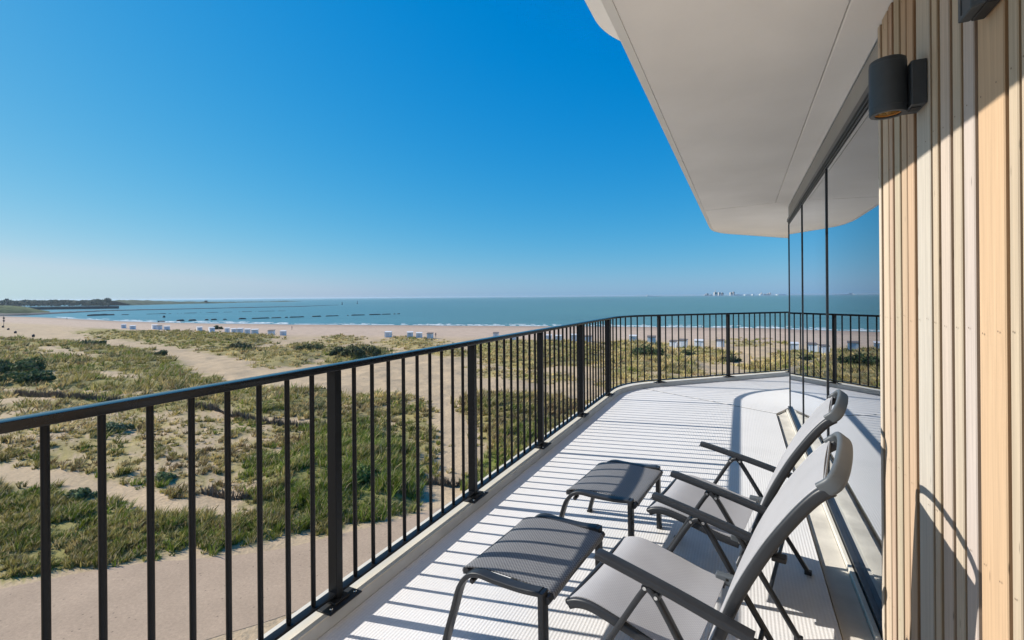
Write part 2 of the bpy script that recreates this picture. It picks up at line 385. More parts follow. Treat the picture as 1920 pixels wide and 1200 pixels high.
# wall core behind the cladding and the far facade
MB().box(P(-4,.60,-.03), P(2.42,.90,ZS-.01)).build('wall', M_fascia, bld)
fw = MB()
a, b = far_wall; nrm = (math.sin(rad(42)), -math.cos(rad(42)))
fw.add([P(a[0]+.03,a[1]+.02,-.03), P(b[0],b[1],-.03), P(b[0],b[1],ZS), P(a[0]+.03,a[1]+.02,ZS),
        P(a[0]+.05,a[1]+.15,-.03), P(b[0]-.07,b[1]+.13,-.03), P(b[0]-.07,b[1]+.13,ZS), P(a[0]+.05,a[1]+.15,ZS)],
       [(0,1,2,3),(4,5,6,7),(0,1,5,4),(3,2,6,7),(1,2,6,5),(0,3,7,4)])
fw.build('wall', M_fascia, bld)
# room behind the glass
rm = MB()
rm.add([P(1.2,.9,-.02),P(7.2,.9,-.02),P(10,4.5,-.02),P(1.2,4.5,-.02),P(1.2,.9,2.6),P(7.2,.9,2.6),P(10,4.5,2.6),P(1.2,4.5,2.6)],
       [(0,1,2,3),(4,5,6,7),(2,3,7,6),(0,3,7,4)])
rm.build('interior_room', M_room, bld)
# windows: each a part with frame and pane
edges = [2.30, 4.19, 5.765, CU]
for i in range(3):
    u0, u1 = edges[i], edges[i+1]
    w = MB().box(P(u0+.004,GV,0.03), P(u1-.004,GV+.010,2.452))
    pane = w.build('window', M_glass, bld)
    pane['label'] = ['nearest mirror-like window pane beside the timber slats', 'middle mirror-like window pane', 'last narrow-looking window pane at the building corner'][i]
    fr = MB()
    fr.box(P(u0,GV-.022,2.4525), P(u1-.002,GV+.05,2.489)); fr.box(P(u0,GV-.012,2.441), P(u1-.002,GV-.0005,2.452))
    fr.box(P(u0,GV-.008,2.418), P(u1-.0145,GV-.001,2.428))
    fr.box(P(u0,GV-.026,-.012), P(u1-.002,GV+.05,0.028))
    fr.box(P(u1-.014,GV-.008,0.0285), P(u1+.008,GV+.045,2.4515))
    fr.build('frame', M_frame, pane, bevel=.002)
# timber slat cladding
stripes_px = [(85,115),(180,195),(235,265),(330,352),(415,432),(510,550),(718,752),(815,855),(970,1015),(1115,1155),(1290,1340),(1675,1740),(1860,1905)]
def u_of_px(px):
    X = (px-960)/F; y = (467-PY)/F; X += ROLL*0.1
    v = .54
    # (u*DU0+v*NV0)/(u*DU1+v*NV1)=X
    return (X*v*NV[1]-v*NV[0])/(DU[0]-X*DU[1])
st = [(u_of_px(1640+a/6.857), u_of_px(1640+b/6.857)) for a, b in stripes_px]
cols = [(.70,.54,.38),(.61,.44,.31),(.56,.46,.32),(.60,.43,.28),(.61,.42,.27),(.60,.53,.43),(.60,.48,.34),(.59,.48,.38),(.60,.49,.36),(.60,.50,.42),(.62,.42,.25),(.57,.45,.31)]
boards = []
boards.append((2.56, st[0][0], (.72,.60,.46)))
for i in range(len(st)-1): boards.append((st[i][1], st[i+1][0], cols[i]))
uu = st[-1][1]
while uu > -3.0:
    w = random.choice([.05,.06,.08,.08,.15,.11]); g = random.choice([.012,.02,.03]); t = random.choice(cols)
    boards.append((uu, uu-w, t)); uu -= w+g
wd = MB(); wc = []
for (ua, ub, c) in boards:
    n0 = len(wd.v); vf = .54+random.uniform(-.0005,.0005); e = .0022; zt = ZS-.004
    j = random.uniform(.97,1.03); fc = (c[0]*j*.77,c[1]*j*.79,c[2]*j*.83)
    # weathered pale front with arrises, unbleached brown edges with gap shade painted in
    wd.add([P(ua-e,vf,-.02),P(ub+e,vf,-.02),P(ub+e,vf,zt),P(ua-e,vf,zt)],[(0,1,2,3)]); wc += [fc]*4
    wd.add([P(ub+e,vf+.0002,-.02),P(ub,vf+e,-.02),P(ub,vf+e,zt),P(ub+e,vf+.0002,zt)],[(0,1,2,3)]); wc += [tuple(x*.8 for x in fc)]*4
    wd.add([P(ua-e,vf+.0002,-.02),P(ua,vf+e,-.02),P(ua,vf+e,zt),P(ua-e,vf+.0002,zt)],[(0,1,2,3)]); wc += [fc]*4
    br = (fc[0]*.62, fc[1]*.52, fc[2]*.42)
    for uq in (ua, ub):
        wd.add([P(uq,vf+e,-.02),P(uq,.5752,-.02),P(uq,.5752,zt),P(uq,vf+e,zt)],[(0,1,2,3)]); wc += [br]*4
n0 = len(wd.v); wd.box(P(2.50,.5755,-.02), P(-3,.599,ZS-.006)); wc += [(.10,.07,.045)]*(len(wd.v)-n0)
for (ua, ub, c) in boards[:16]:
    w = ua-ub
    for zz in np.arange(.25, 2.6, .58):
        for uq in ([ub+w*.5] if w < .07 else [ub+w*.2, ub+w*.8]):
            q = P(uq, .5365, zz+random.uniform(-.01,.01)); wd.add([(q[0]+.0026*math.cos(a), q[1], q[2]+.0026*math.sin(a)) for a in np.linspace(0,2*math.pi,7)[:-1]], [tuple(range(6))]); wc += [(.14,.10,.07)]*6
clad = wd.build('timber_cladding', M_wood, bld)
ca = clad.data.color_attributes.new('Col','FLOAT_COLOR','POINT'); ca.data.foreach_set('color', np.array([(*c,1) for c in wc],'f').ravel())
# door hardware peeking out at the edge of the slats
for z0 in (.80,.12):
    MB().box(P(2.5605,.546,z0), P(2.574,.569,z0+.075)).build('hinge', M_steel, bld, bevel=.003)

# ================================================================== RAILING
R0u, R0v = 1.70, -1.757
rl = empty('balcony_railing', (*B(R0u,R0v), 0.0), RZ)
tag(rl, 'long black metal railing with thin upright bars curving around the edge of the balcony', 'railing')
OFF = (R0u, -R0v, 0)
line = rail_line(-1.757)
# dense polyline by arc length
dl = [np.array(p) for p in line]; seglen = [np.linalg.norm(dl[i+1]-dl[i]) for i in range(len(dl)-1)]; cum = np.concatenate([[0], np.cumsum(seglen)])
def at_s(s):
    i = int(np.clip(np.searchsorted(cum, s)-1, 0, len(seglen)-1)); t = (s-cum[i])/seglen[i]
    p = dl[i]*(1-t)+dl[i+1]*t; d = (dl[i+1]-dl[i])/seglen[i]; return p, d
s_of_u = lambda u: u+4.0
posts_s = [s_of_u(1.70+(1.30 if k > 0 else 1.318)*k) for k in (-3,-2,-1,0,1,2,3,4)]
s0 = posts_s[-1]; posts_s += [s0+1.50, s0+2.945, s0+4.405, s0+5.86]
counts = [10]*7+[10,11,12,11]
ZT = 1.184
def railpath(z, sA, sB, step=.12):
    ss = [sA]+[c for c in cum if sA < c < sB]+[sB]; return [P(*at_s(s)[0], z) for s in ss]
segs = list(zip(posts_s[:-1], posts_s[1:]))
for i,(a,b) in enumerate(segs):
    if i % 2 == 0 or True:
        g = .0012
        o = MB().sweep(railpath(ZT-.015, a+g, b-g), rrect(.058,.030,.003)).build('handrail', M_hand, rl, OFF, smooth=40)
        o2 = MB().sweep(railpath(.098, a+.02, b-.02), rrect(.045,.012,.002)).build('bottom_rail', M_rail, rl, OFF, smooth=40)
def post_mesh():
    m = MB(); m.box((-.020,-.027,.062),(.020,.027,ZT-.0305)); return m
def foot_mesh():
    m = MB()
    m.box((-.10,-.072,.0584),(.10,.030,.066)); m.box((-.045,-.045,.0662),(.045,.022,.078)); return m
p0 = f0 = bolt0 = None
for i, s in enumerate(posts_s):
    p, dd = at_s(s); ang = math.atan2(-dd[1], dd[0])
    loc = (p[0]-OFF[0], -p[1]-OFF[1], 0)
    if p0 is None:
        p0 = post_mesh().build('post', M_rail, rl, bevel=.002); po = p0
        f0 = foot_mesh().build('foot_plate', M_black, p0, bevel=.002)
        for x in (-.075,.075): MB().lathe([(0,.009),(.006,.009),(.0075,.006),(.0075,0)], (x,-.050,.066), 8).build('bolt', M_steel, f0)
    else:
        po = copy_tree(p0, rl)
    po.location = loc; po.rotation_euler = (0,0,ang)
b0 = None
for (a, b), n in zip(segs, counts):
    for k in range(1, n):
        p, dd = at_s(a+(b-a)*k/n)
        if b0 is None:
            m = MB(); m.sweep([(0,0,.104),(0,0,.112),(0,0,ZT-.027)], circ(.0108,10), up=(0,1,0), scale=[.75,1,1])
            b0 = m.build('baluster', M_rail, rl, smooth=50); o = b0
        else:
            o = b0.copy(); C.objects.link(o)
        o.location = (p[0]-OFF[0], -p[1]-OFF[1], 0)

# ================================================================== WALL LAMP and small black box on the slats
LU, LV = 2.0, .448
lm = empty('wall_lamp', (*B(LU,.54), 2.10), RZ)
tag(lm, 'round dark grey downlight lamp on a square bracket screwed to the timber slats', 'lamp')
LO = (LU, -.54, 2.10)
c = P(LU, LV, 2.10)
MB().lathe([(.0,.181),(.047,.181),(.050,.178),(.051,.172),(.051,.166),(.0518,.165),(.0518,.022),(.051,.021),(.051,.004),(.049,0),(.036,0),(.036,.006)], c, 48).build('lamp_body', M_lamp, lm, LO, smooth=30)
MB().lathe([(.0357,.005),(.034,.03),(.024,.055),(.0,.062)], c, 40).build('reflector', mat('lamp_reflector',(.75,.62,.42),.18,metal=1.0,noise=(60,.2),bump=(45,.8,.004)), lm, LO, smooth=True)
MB().lathe([(.036,.0055),(.0335,.0065),(.0335,.009),(.0358,.010)], c, 40).build('gasket', mat('amber_ring',(.55,.22,.04),.4,noise=(30,.1)), lm, LO, smooth=True)
MB().box(P(LU-.052,.498,2.107), P(LU+.052,.5385,2.25)).build('bracket', M_lamp, lm, LO, bevel=.003)
MB().box(P(LU-.025,.505,2.1045), P(LU+.015,.53,2.1068)).build('cable_gland', M_black, lm, LO)

BU = 1.505
bx = empty('sensor_box', (*B(BU,.54), 2.165), RZ)
tag(bx, 'small black box fixed high on the timber slats above and right of the round lamp', 'box')
BO = (BU, -.54, 2.165)
MB().box(P(BU-.045,.512,2.165), P(BU+.045,.538,2.315)).build('back_box', M_black, bx, BO, bevel=.003)
m = MB(); m.add([P(BU-.045,.5115,2.166),P(BU+.046,.5115,2.166),P(BU+.046,.5115,2.315),P(BU-.045,.5115,2.315),
                 P(BU-.03,.488,2.166),P(BU+.046,.488,2.166),P(BU+.046,.488,2.315),P(BU-.03,.488,2.315)],
                [(0,1,2,3),(4,5,6,7),(0,1,5,4),(1,2,6,5),(2,3,7,6),(3,0,4,7)])
m.build('cover', M_lamp, bx, BO, bevel=.003)
MB().box(P(BU+.022,.4865,2.175), P(BU+.0245,.4878,2.305)).build('seam', M_black, bx, BO)

# ================================================================== RECLINER CHAIR (local: x backwards, y to the far side, z up; centred y=0)
def sheet(mb_pts_a, mb_pts_b, thick, nseg=8, sag=0.0):
    """sling between edge polylines a and b (same length), thickness, sag in the middle"""
    m = MB(); n = len(mb_pts_a); vs = []; fs = []; uvs = []
    A = np.array(mb_pts_a, float); Bq = np.array(mb_pts_b, float)
    T = np.gradient(A, axis=0); Wd = (Bq-A); N = np.cross(T, Wd); N /= np.linalg.norm(N,axis=1)[:,None]
    for side in (0, 1):
        for i in range(n):
            for j in range(nseg+1):
                t = j/nseg; s = -sag*4*t*(1-t)
                p = A[i]*(1-t)+Bq[i]*t + N[i]*(s+(thick/2 if side == 0 else -thick/2)); vs.append(p)
    st = nseg+1; o = n*st
    for i in range(n-1):
        for j in range(nseg):
            q = (i*st+j, i*st+j+1, (i+1)*st+j+1, (i+1)*st+j); fs.append(q); fs.append(tuple(x+o for x in q[::-1]))
    for i in range(n-1):
        fs.append((i*st,(i+1)*st,(i+1)*st+o,i*st+o)); fs.append((i*st+nseg,(i+1)*st+nseg,(i+1)*st+nseg+o,i*st+nseg+o))
    for j in range(nseg):
        fs.append((j,j+1,j+1+o,j+o)); q=(n-1)*st; fs.append((q+j,q+j+1,q+j+1+o,q+j+o))
    m.add(vs, fs); return m
def add_uv(o, ax=(0,1)):
    me = o.data; uvl = me.uv_layers.new(name='UVMap'); co = np.array([v.co[:] for v in me.vertices])
    # arc-length like mapping: use y for one axis and cumulative of x/z for the other
    for l in me.loops:
        c = co[l.vertex_index]; uvl.data[l.index].uv = (c[1], ax[0]*c[0]+ax[1]*c[2])
M_piping = mat('sling_piping', (.30,.30,.31), .5, noise=(60,.12))
def make_chair(name, label):
    r = empty(name, (0,0,0)); tag(r, label, 'chair', 'reclining chairs on the balcony')
    W2 = .29
    seat = smooth_path([(-.135,0,.392),(-.10,0,.408),(-.04,0,.412),(.08,0,.388),(.20,0,.358),(.29,0,.345)], 5)
    sw = .262
    sa = [(x,-sw,z+.006) for x,_,z in seat]; sb_ = [(x,sw,z+.006) for x,_,z in seat]
    s = sheet(sa, sb_, .006, 10, .008).build('seat', M_sling, r, smooth=50); add_uv(s, (1,.3))
    lipa = MB().sweep([(-.137,-sw-.01,.389),(-.137,sw+.01,.389)], circ(.0125,12)).build('seat_front_bar', M_chairframe, r, smooth=50)
    for sg in (-1,1):
        MB().sweep([(x,sg*(sw+.002),z-.012) for x,_,z in seat], rrect(.026,.034,.009), up=(0,0,1)).build('seat_rail', M_chairframe, r, smooth=50)
    back = smooth_path([(.275,0,.225),(.335,0,.385),(.405,0,.585),(.485,0,.75),(.56,0,.872),(.615,0,.945),(.645,0,.972)], 5)
    bw = .238
    ba = [(x,-bw,z) for x,_,z in back]; bb = [(x,bw,z) for x,_,z in back]
    s = sheet(bb, ba, .006, 10, .006).build('backrest', M_sling, r, smooth=50); add_uv(s, (.4,1))
    for sg in (-1,1):
        MB().sweep([(x-.001,sg*(bw-.001),z+.002) for x,_,z in back], circ(.0034,8), up=(-1,0,.4)).build('piping', M_piping, s, smooth=50)
    MB().sweep([(back[-1][0],-bw,back[-1][2]),(back[-1][0],bw,back[-1][2])], circ(.0042,8)).build('hem', M_piping, s, smooth=50)
    tip = smooth_path([(.275,0,.225),(.335,0,.385),(.405,0,.585),(.485,0,.75),(.56,0,.872),(.615,0,.945),(.652,0,.975)], 5)
    for sg in (-1,1):
        MB().sweep([(x+.013,sg*(bw+.004),z-.009) for x,_,z in tip], rrect(.024,.034,.010), up=(-1,0,.4)).build('back_rail', M_chairframe, r, smooth=50)
    # curved grab bar joining the tips of the back rails
    hp = smooth_path([(.640,-bw-.004,.958),(.668,-bw-.006,.984),(.682,-.20,1.004),(.690,-.10,1.018),(.692,0,1.021),(.690,.10,1.018),(.682,.20,1.004),(.668,bw+.006,.984),(.640,bw+.004,.958)], 5)
    MB().sweep(hp, rrect(.020,.046,.009,4), up=(-.80,0,.60)).build('grab_handle', M_cap, r, smooth=50)
    MB().sweep([(.335,-bw,.372),(.335,bw,.372)], circ(.011,10)).build('back_crossbar', M_chairframe, r, smooth=50)
    for sg in (-1,1):
        y = sg*W2
        ap = smooth_path([(-.008,y,.607),(.0,y,.610),(.10,y,.592),(.25,y,.562),(.40,y,.528),(.475,y,.512)], 3)
        MB().sweep(ap, rrect(.048,.024,.008), up=(0,0,1)).build('armrest', M_chairframe, r, bevel=.003, smooth=35)
        MB().box((.455,y-.016 if sg<0 else y-.03,.478),(.505,y+.03 if sg<0 else y+.016,.498)).build('arm_bracket', M_chairframe, r, bevel=.004)
        yf = sg*(W2-.012); yr = sg*(W2+.012)
        fl = smooth_path([(.185,yf,.562),(.165,yf,.553),(.140,yf,.52),(.09,yf,.435),(-.03,yf,.225),(-.150,yf,.012)], 4)
        MB().sweep(fl, rrect(.020,.030,.008), up=(0,1,0)).build('leg', M_chairframe, r, smooth=50)
        rl_ = smooth_path([(.170,yr-sg*.02,.562),(.190,yr-sg*.02,.548),(.225,yr-sg*.02,.50),(.33,yr-sg*.02,.33),(.53,yr-sg*.02,.012)], 4)
        rl_ = [(x,yr,z) for x,_,z in rl_]
        MB().sweep(rl_, rrect(.020,.030,.008), up=(0,1,0)).build('leg', M_chairframe, r, smooth=50)
        for (x,z,yy) in ((.155,.548,yf),(.200,.545,yr)):
            bo = MB(); bo.sweep([(x,yy-.014,z),(x,yy+.014,z)], circ(.012,12), up=(0,0,1)); bo.build('pivot_knuckle', M_chairframe, r, smooth=50)
            bo = MB(); bo.sweep([(x,yy-.017,z),(x,yy+.017,z)], circ(.0062,10), up=(0,0,1)); bo.build('pivot_bolt', M_steel, r, smooth=50)
        for (x0,x1,yy) in ((-.172,-.138,yf),(.513,.547,yr)):
            MB().box((x0,yy-.014,0),(x1,yy+.014,.022)).build('foot_cap', M_black, r, bevel=.003)
        MB().box((.255,sg*.245,.335),(.325,sg*.275,.375)).build('hinge_block', M_cap, r, bevel=.005)
        MB().sweep([(.30,sg*.245,.36),(.30,sg*.30,.36)], circ(.007,10), up=(0,0,1)).build('hinge_bolt', M_steel, r, smooth=50)
    MB().sweep([(-.05,-.27,.19),(-.05,.27,.19)], circ(.009,10)).build('stretcher', M_chairframe, r, smooth=50)
    MB().sweep([(.42,-.29,.18),(.42,.29,.18)], circ(.009,10)).build('stretcher', M_chairframe, r, smooth=50)
    return r
def place(o, ox, oy, ang, half):
    a = rad(ang); o.location = (ox - half*math.sin(a)*1.0, oy + half*math.cos(a), 0); o.rotation_euler = (0,0,a)
ch = make_chair('recliner_chair', 'grey sling recliner nearest the viewer, cut off by the bottom edge of the photo')
place(ch, .2976, 1.6506, -35, .29)
ch2 = copy_tree(ch); ch2['label'] = 'grey sling recliner chair farther along the balcony, half hidden behind the nearer recliner'
place(ch2, .800, 2.389, -35, .29)

# ================================================================== FOOTSTOOL (local: x towards the chair, y far side; origin under the chair-side edge, centre)
def make_stool(label):
    r = empty('footstool', (0,0,0)); tag(r, label, 'footstool', 'footstools in front of the recliners')
    HW = .29
    for sg in (-1,1):
        y = sg*HW
        fp = [(-.478,y,.008),(-.452,y,.10),(-.42,y,.20)]
        fp += [(-.395,y,.272),(-.370,y,.318),(-.335,y,.352),(-.29,y,.366),(-.22,y,.364),(-.10,y,.366),(-.012,y,.376)]
        fp = smooth_path([(x, y_, z+(.011 if z > .25 else 0)) for x, y_, z in fp], 4)
        MB().sweep(fp, rrect(.046,.020,.005), up=(-.6,0,.8)).build('side_frame', M_chairframe, r, smooth=50)
        MB().sweep([(-.006,y,.394),(-.004,y,.20),(.0,y,.008)], rrect(.046,.024,.004), up=(1,0,0)).build('leg', M_chairframe, r, bevel=.002, smooth=40)
        MB().box((-.492,y-.019,0),(-.462,y+.019,.012)).build('foot_cap', M_black, r, bevel=.002)
        MB().box((-.014,y-.019,0),(.014,y+.019,.012)).build('foot_cap', M_black, r, bevel=.002)
        MB().sweep([(-.335,y,.33),(-.335,y-sg*.04,.335)], circ(.011,10), up=(0,0,1)).build('end_bracket', M_chairframe, r, smooth=50)
    MB().sweep([(.012,-HW-.004,.362),(.012,HW+.004,.362)], circ(.0145,14)).build('crossbar', M_chairframe, r, smooth=50)
    MB().sweep([(-.385,-HW+.03,.345),(-.385,HW-.03,.345)], circ(.0145,14)).build('crossbar', M_chairframe, r, smooth=50)
    pr = smooth_path([(-.396,0,.328),(-.402,0,.345),(-.392,0,.358),(-.35,0,.371),(-.26,0,.382),(-.16,0,.384),(-.06,0,.381),(.012,0,.379),(.027,0,.37),(.026,0,.354)], 4)
    w = HW-.030
    s = sheet([(x,-w,z) for x,_,z in pr], [(x,w,z) for x,_,z in pr], .005, 10, .005).build('sling', M_stool, r, smooth=60); add_uv(s, (1,.25))
    return r
st1 = make_stool('dark grey mesh footstool nearest the viewer, in front of the nearer recliner')
def place_stool(o, x, y, ang, half=.29):
    a = rad(ang); o.location = (x-half*math.sin(a), y+half*math.cos(a), 0); o.rotation_euler = (0,0,a)
place_stool(st1, .112, 1.80, -31)
st2 = copy_tree(st1); st2['label'] = 'dark grey mesh footstool farther away, in front of the half hidden recliner'
place_stool(st2, .640, 2.60, -31)

# ================================================================== LANDSCAPE
ZSEA = -13.7; ZROAD = -9.8
def ray(px, py):
    dx, dy = px-960, py-PY
    X = dx*math.cos(ROLL)-dy*math.sin(ROLL); Y = dx*math.sin(ROLL)+dy*math.cos(ROLL)
    return X/F, -Y/F
def at_z(px, py, z):
    X, Z = ray(px, py); Z = min(Z, -1e-5); t = (z-HC)/Z; return np.array([X*t, t])
# shoreline, measured on the sea plane, as radius by bearing
shore_px = [(80,595),(150,598.5),(230,602.5),(300,604.5),(400,606.5),(550,608.5),(700,609.5),(850,610.5),(1000,611.5),(1250,613.5),(1475,616)]
shore = [at_z(x, y, ZSEA) for x, y in shore_px]
sb_ang = [math.atan2(p[0], p[1]) for p in shore]; sb_r = [float(np.hypot(*p)) for p in shore]
sb_ang = [rad(-180), rad(-70), rad(-50)]+sb_ang+[rad(60), rad(100), rad(180)]
sb_r = [1500, 1300, 800]+sb_r+[260, 420, 900]
def rshore(a): return np.interp(a, sb_ang, sb_r)
def base_z(x, y):
    s = np.hypot(x, y)/rshore(np.arctan2(x, y))
    return np.interp(s, [0,.10,.16,.50,.80,.97,1.03,1.3,2.0], [ZROAD,ZROAD,-10.1,-11.5,-12.4,-13.5,-14.0,-16,-20])
def ground_px(px, py, lift=0.0):
    z = -11.0
    for _ in range(12): p = at_z(px, py, z+lift); z = float(base_z(p[0], p[1]))
    return p
# value noise
def _hash(ix, iy, seed):
    h = (ix.astype(np.int64)*374761393 + iy.astype(np.int64)*668265263 + seed*982451653) & 0x7fffffff
    h = ((h ^ (h >> 13))*1274126177) & 0x7fffffff
    return ((h ^ (h >> 16)) & 0xffff)/65535.0
def vnoise(x, y, seed=0):
    ix = np.floor(x); iy = np.floor(y); fx = x-ix; fy = y-iy
    fx = fx*fx*(3-2*fx); fy = fy*fy*(3-2*fy)
    a = _hash(ix, iy, seed); b = _hash(ix+1, iy, seed); c = _hash(ix, iy+1, seed); d = _hash(ix+1, iy+1, seed)
    return (a*(1-fx)+b*fx)*(1-fy)+(c*(1-fx)+d*fx)*fy
def fbm(x, y, o=4, seed=0):
    t = 0; a = .5; n = 0
    for i in range(o): t = t+a*vnoise(x*2**i, y*2**i, seed+i*17); n += a; a *= .5
    return t/n
def sdf(px_, py_, poly):
    """signed distance (positive inside) of points to polygon, metres"""
    P_ = np.asarray(poly, float); n = len(P_); dmin = np.full(px_.shape, 1e18); ins = np.zeros(px_.shape, bool)
    for i in range(n):
        a = P_[i]; b = P_[(i+1) % n]; e = b-a; wx = px_-a[0]; wy = py_-a[1]
        t = np.clip((wx*e[0]+wy*e[1])/(e@e+1e-12), 0, 1); d = (wx-t*e[0])**2+(wy-t*e[1])**2; dmin = np.minimum(dmin, d)
        c = ((a[1] <= py_) & (b[1] > py_)) | ((b[1] <= py_) & (a[1] > py_))
        if abs(e[1]) > 1e-12: ins ^= c & (px_ < a[0]+(py_-a[1])/e[1]*e[0])
    return np.where(ins, 1, -1)*np.sqrt(dmin)
# vegetated patches: (outline measured in the photograph and laid on the ground, density, bump height, palette weights green/olive/straw/brown/dark, tuft height)
VEG = [
 ([(145,622),(185,614),(225,617),(330,612),(372,621),(470,626),(522,634),(500,646),(440,657),(340,651),(290,644),(200,635)], .85, .9, (.10,.62,.20,.04,.04), .7),
 ([(286,640),(345,654),(372,657),(433,651),(520,652),(562,642),(600,640),(560,668),(520,670),(468,674),(398,664)], .75, .8, (.05,.50,.25,.12,.08), .7),
 ([(468,666),(540,646),(600,646),(640,655),(655,664),(600,676),(540,690),(480,690)], .7, .6, (.08,.50,.30,.06,.06), .6),
 ([(610,668),(640,652),(700,650),(735,662),(728,674),(680,680),(612,682)], .95, 1.0, (.06,.40,.14,.05,.35), .8),
 ([(595,632),(640,626),(672,632),(668,642),(620,644)], .7, .5, (.05,.5,.4,.05,0), .6),
 ([(705,640),(745,630),(800,634),(830,640),(815,650),(760,648),(715,648)], .55, .5, (.05,.5,.35,.05,.05), .6),
 ([(720,652),(770,643),(830,650),(900,664),(860,674),(780,664)], .6, .7, (.03,.45,.42,.1,0), .6),
 ([(-200,628),(0,630),(70,636),(160,641),(192,651),(265,657),(330,676),(345,690),(402,706),(424,724),(380,732),(300,742),(200,738),(60,735),(-200,740)], .80, .6, (.20,.48,.18,.08,.06), .75),
 ([(-200,735),(120,738),(240,744),(420,728),(540,728),(640,735),(640,790),(560,790),(420,776),(300,780),(100,775),(-200,775)], .62, .3, (.22,.40,.22,.13,.03), .7),
 ([(-200,775),(300,775),(560,790),(620,800),(540,850),(470,900),(420,930),(330,930),(130,880),(-200,860)], .30, .2, (.14,.36,.38,.12,0), .55),
 ([(-200,840),(0,845),(70,860),(200,880),(330,930),(420,950),(500,930),(560,960),(400,952),(330,942),(130,886),(-200,868)], .88, .25, (.20,.40,.20,.2,0), .65),
 ([(470,900),(545,840),(600,805),(660,785),(730,800),(770,850),(800,930),(790,962),(700,975),(600,985),(520,960),(420,948),(440,930)], .93, .9, (.60,.30,.07,.03,0), .8),
 ([(-300,880),(0,885),(110,895),(200,925),(330,958),(470,958),(560,960),(640,985),(640,996),(480,1034),(250,1056),(0,1098),(-300,1150)], .92, .35, (.36,.42,.12,.07,.03), .58),
 ([(640,975),(700,965),(790,952),(818,958),(700,985),(640,998)], .9, .3, (.45,.4,.1,.05,0), .7),
 ([(640,735),(720,735),(770,742),(850,752),(846,772),(790,790),(700,785),(640,785)], .45, .3, (.12,.45,.3,.13,0), .7),
 ([(730,790),(800,790),(832,830),(828,880),(800,920),(770,850)], .45, .2, (.2,.45,.25,.1,0), .6),
 ([(880,690),(960,690),(1040,700),(1080,708),(1040,716),(900,706)], .45, .3, (.05,.45,.45,.05,0), .5),
 ([(886,640),(960,640),(1050,640),(1130,646),(1130,668),(1100,684),(1000,690),(900,680)], .75, .7, (.08,.5,.34,.04,.04), .6),
 ([(860,750),(900,735),(1010,735),(1080,745),(1100,790),(1060,850),(960,880),(905,850),(880,800)], .62, .4, (.15,.40,.25,.2,0), .75),
 ([(905,850),(980,800),(1030,800),(1010,860),(930,950),(905,930)], .95, .5, (.75,.2,.05,0,0), .8),
 ([(1000,860),(1100,780),(1150,760),(1150,1000),(950,1000)], .6, .2, (.4,.4,.2,0,0), .6),
 ([(1135,640),(1190,640),(1240,643),(1275,655),(1320,672),(1335,690),(1290,702),(1190,700),(1130,690)], .85, .9, (.05,.42,.40,.08,.05), .7),
 ([(1240,652),(1300,650),(1370,660),(1390,678),(1345,682),(1300,668)], .7, .6, (.05,.5,.35,.1,0), .6),
 ([(1130,690),(1190,702),(1300,704),(1420,712),(1600,725),(1600,800),(1130,800)], .5, .1, (.1,.4,.4,.1,0), .6),
 ([(1398,690),(1420,672),(1470,664),(1600,668),(1640,700),(1600,720),(1430,702)], .9, .7, (.05,.5,.42,.03,0), .7),
 ([(1350,634),(1420,636),(1440,648),(1400,650),(1350,642)], .5, .4, (.05,.6,.35,0,0), .5),
 ([(1455,640),(1600,642),(1700,650),(1700,665),(1500,655)], .6, .6, (.05,.5,.4,.05,0), .6),
]
SAND_CUT = [  # bare sandy paths and blowouts
 [(55,652),(105,655),(150,664),(192,672),(186,680),(120,673),(70,662)],
 [(-100,762),(60,748),(120,752),(100,760),(-100,775)],
 [(290,651),(345,660),(420,682),(470,690),(560,688),(640,700),(700,705),(760,712),(880,700),(880,735),(760,735),(640,733),(560,728),(440,712),(402,700),(350,678),(300,660)],
 [(-100,862),(0,864),(120,878),(230,900),(330,932),(430,942),(470,958),(420,974),(330,974),(200,946),(110,922),(-100,912)],
 [(770,735),(860,735),(858,760),(846,800),(842,850),(848,920),(852,970),(800,965),(812,920),(826,860),(828,800),(806,765)],
 [(1240,646),(1262,652),(1340,690),(1350,704),(1322,700),(1262,662)],
 [(60,700),(110,704),(100,712),(60,708)],
 [(150,704),(210,700),(300,716),(290,722),(200,714)],
]
vegw = [([ground_px(*q) for q in p], *rest) for p, *rest in VEG]
cutw = [[ground_px(*q) for q in p] for p in SAND_CUT]
road_far = [at_z(x, y, ZROAD) for x, y in [(-700,1275),(-300,1172),(0,1104),(250,1061),(480,1039),(640,1001),(790,962),(900,930)]]
rf_ext = road_far[-1]+(road_far[-1]-road_far[-2])*3.0
road_near = [at_z(x, y, ZROAD) for x, y in [(-900,2050),(-100,1420),(200,1262),(390,1199),(545,1150),(700,1082),(860,1012),(960,965)]]
rn_ext = road_near[-1]+(road_near[-1]-road_near[-2])*3.0
road_poly = road_far+[rf_ext, rn_ext]+road_near[::-1]
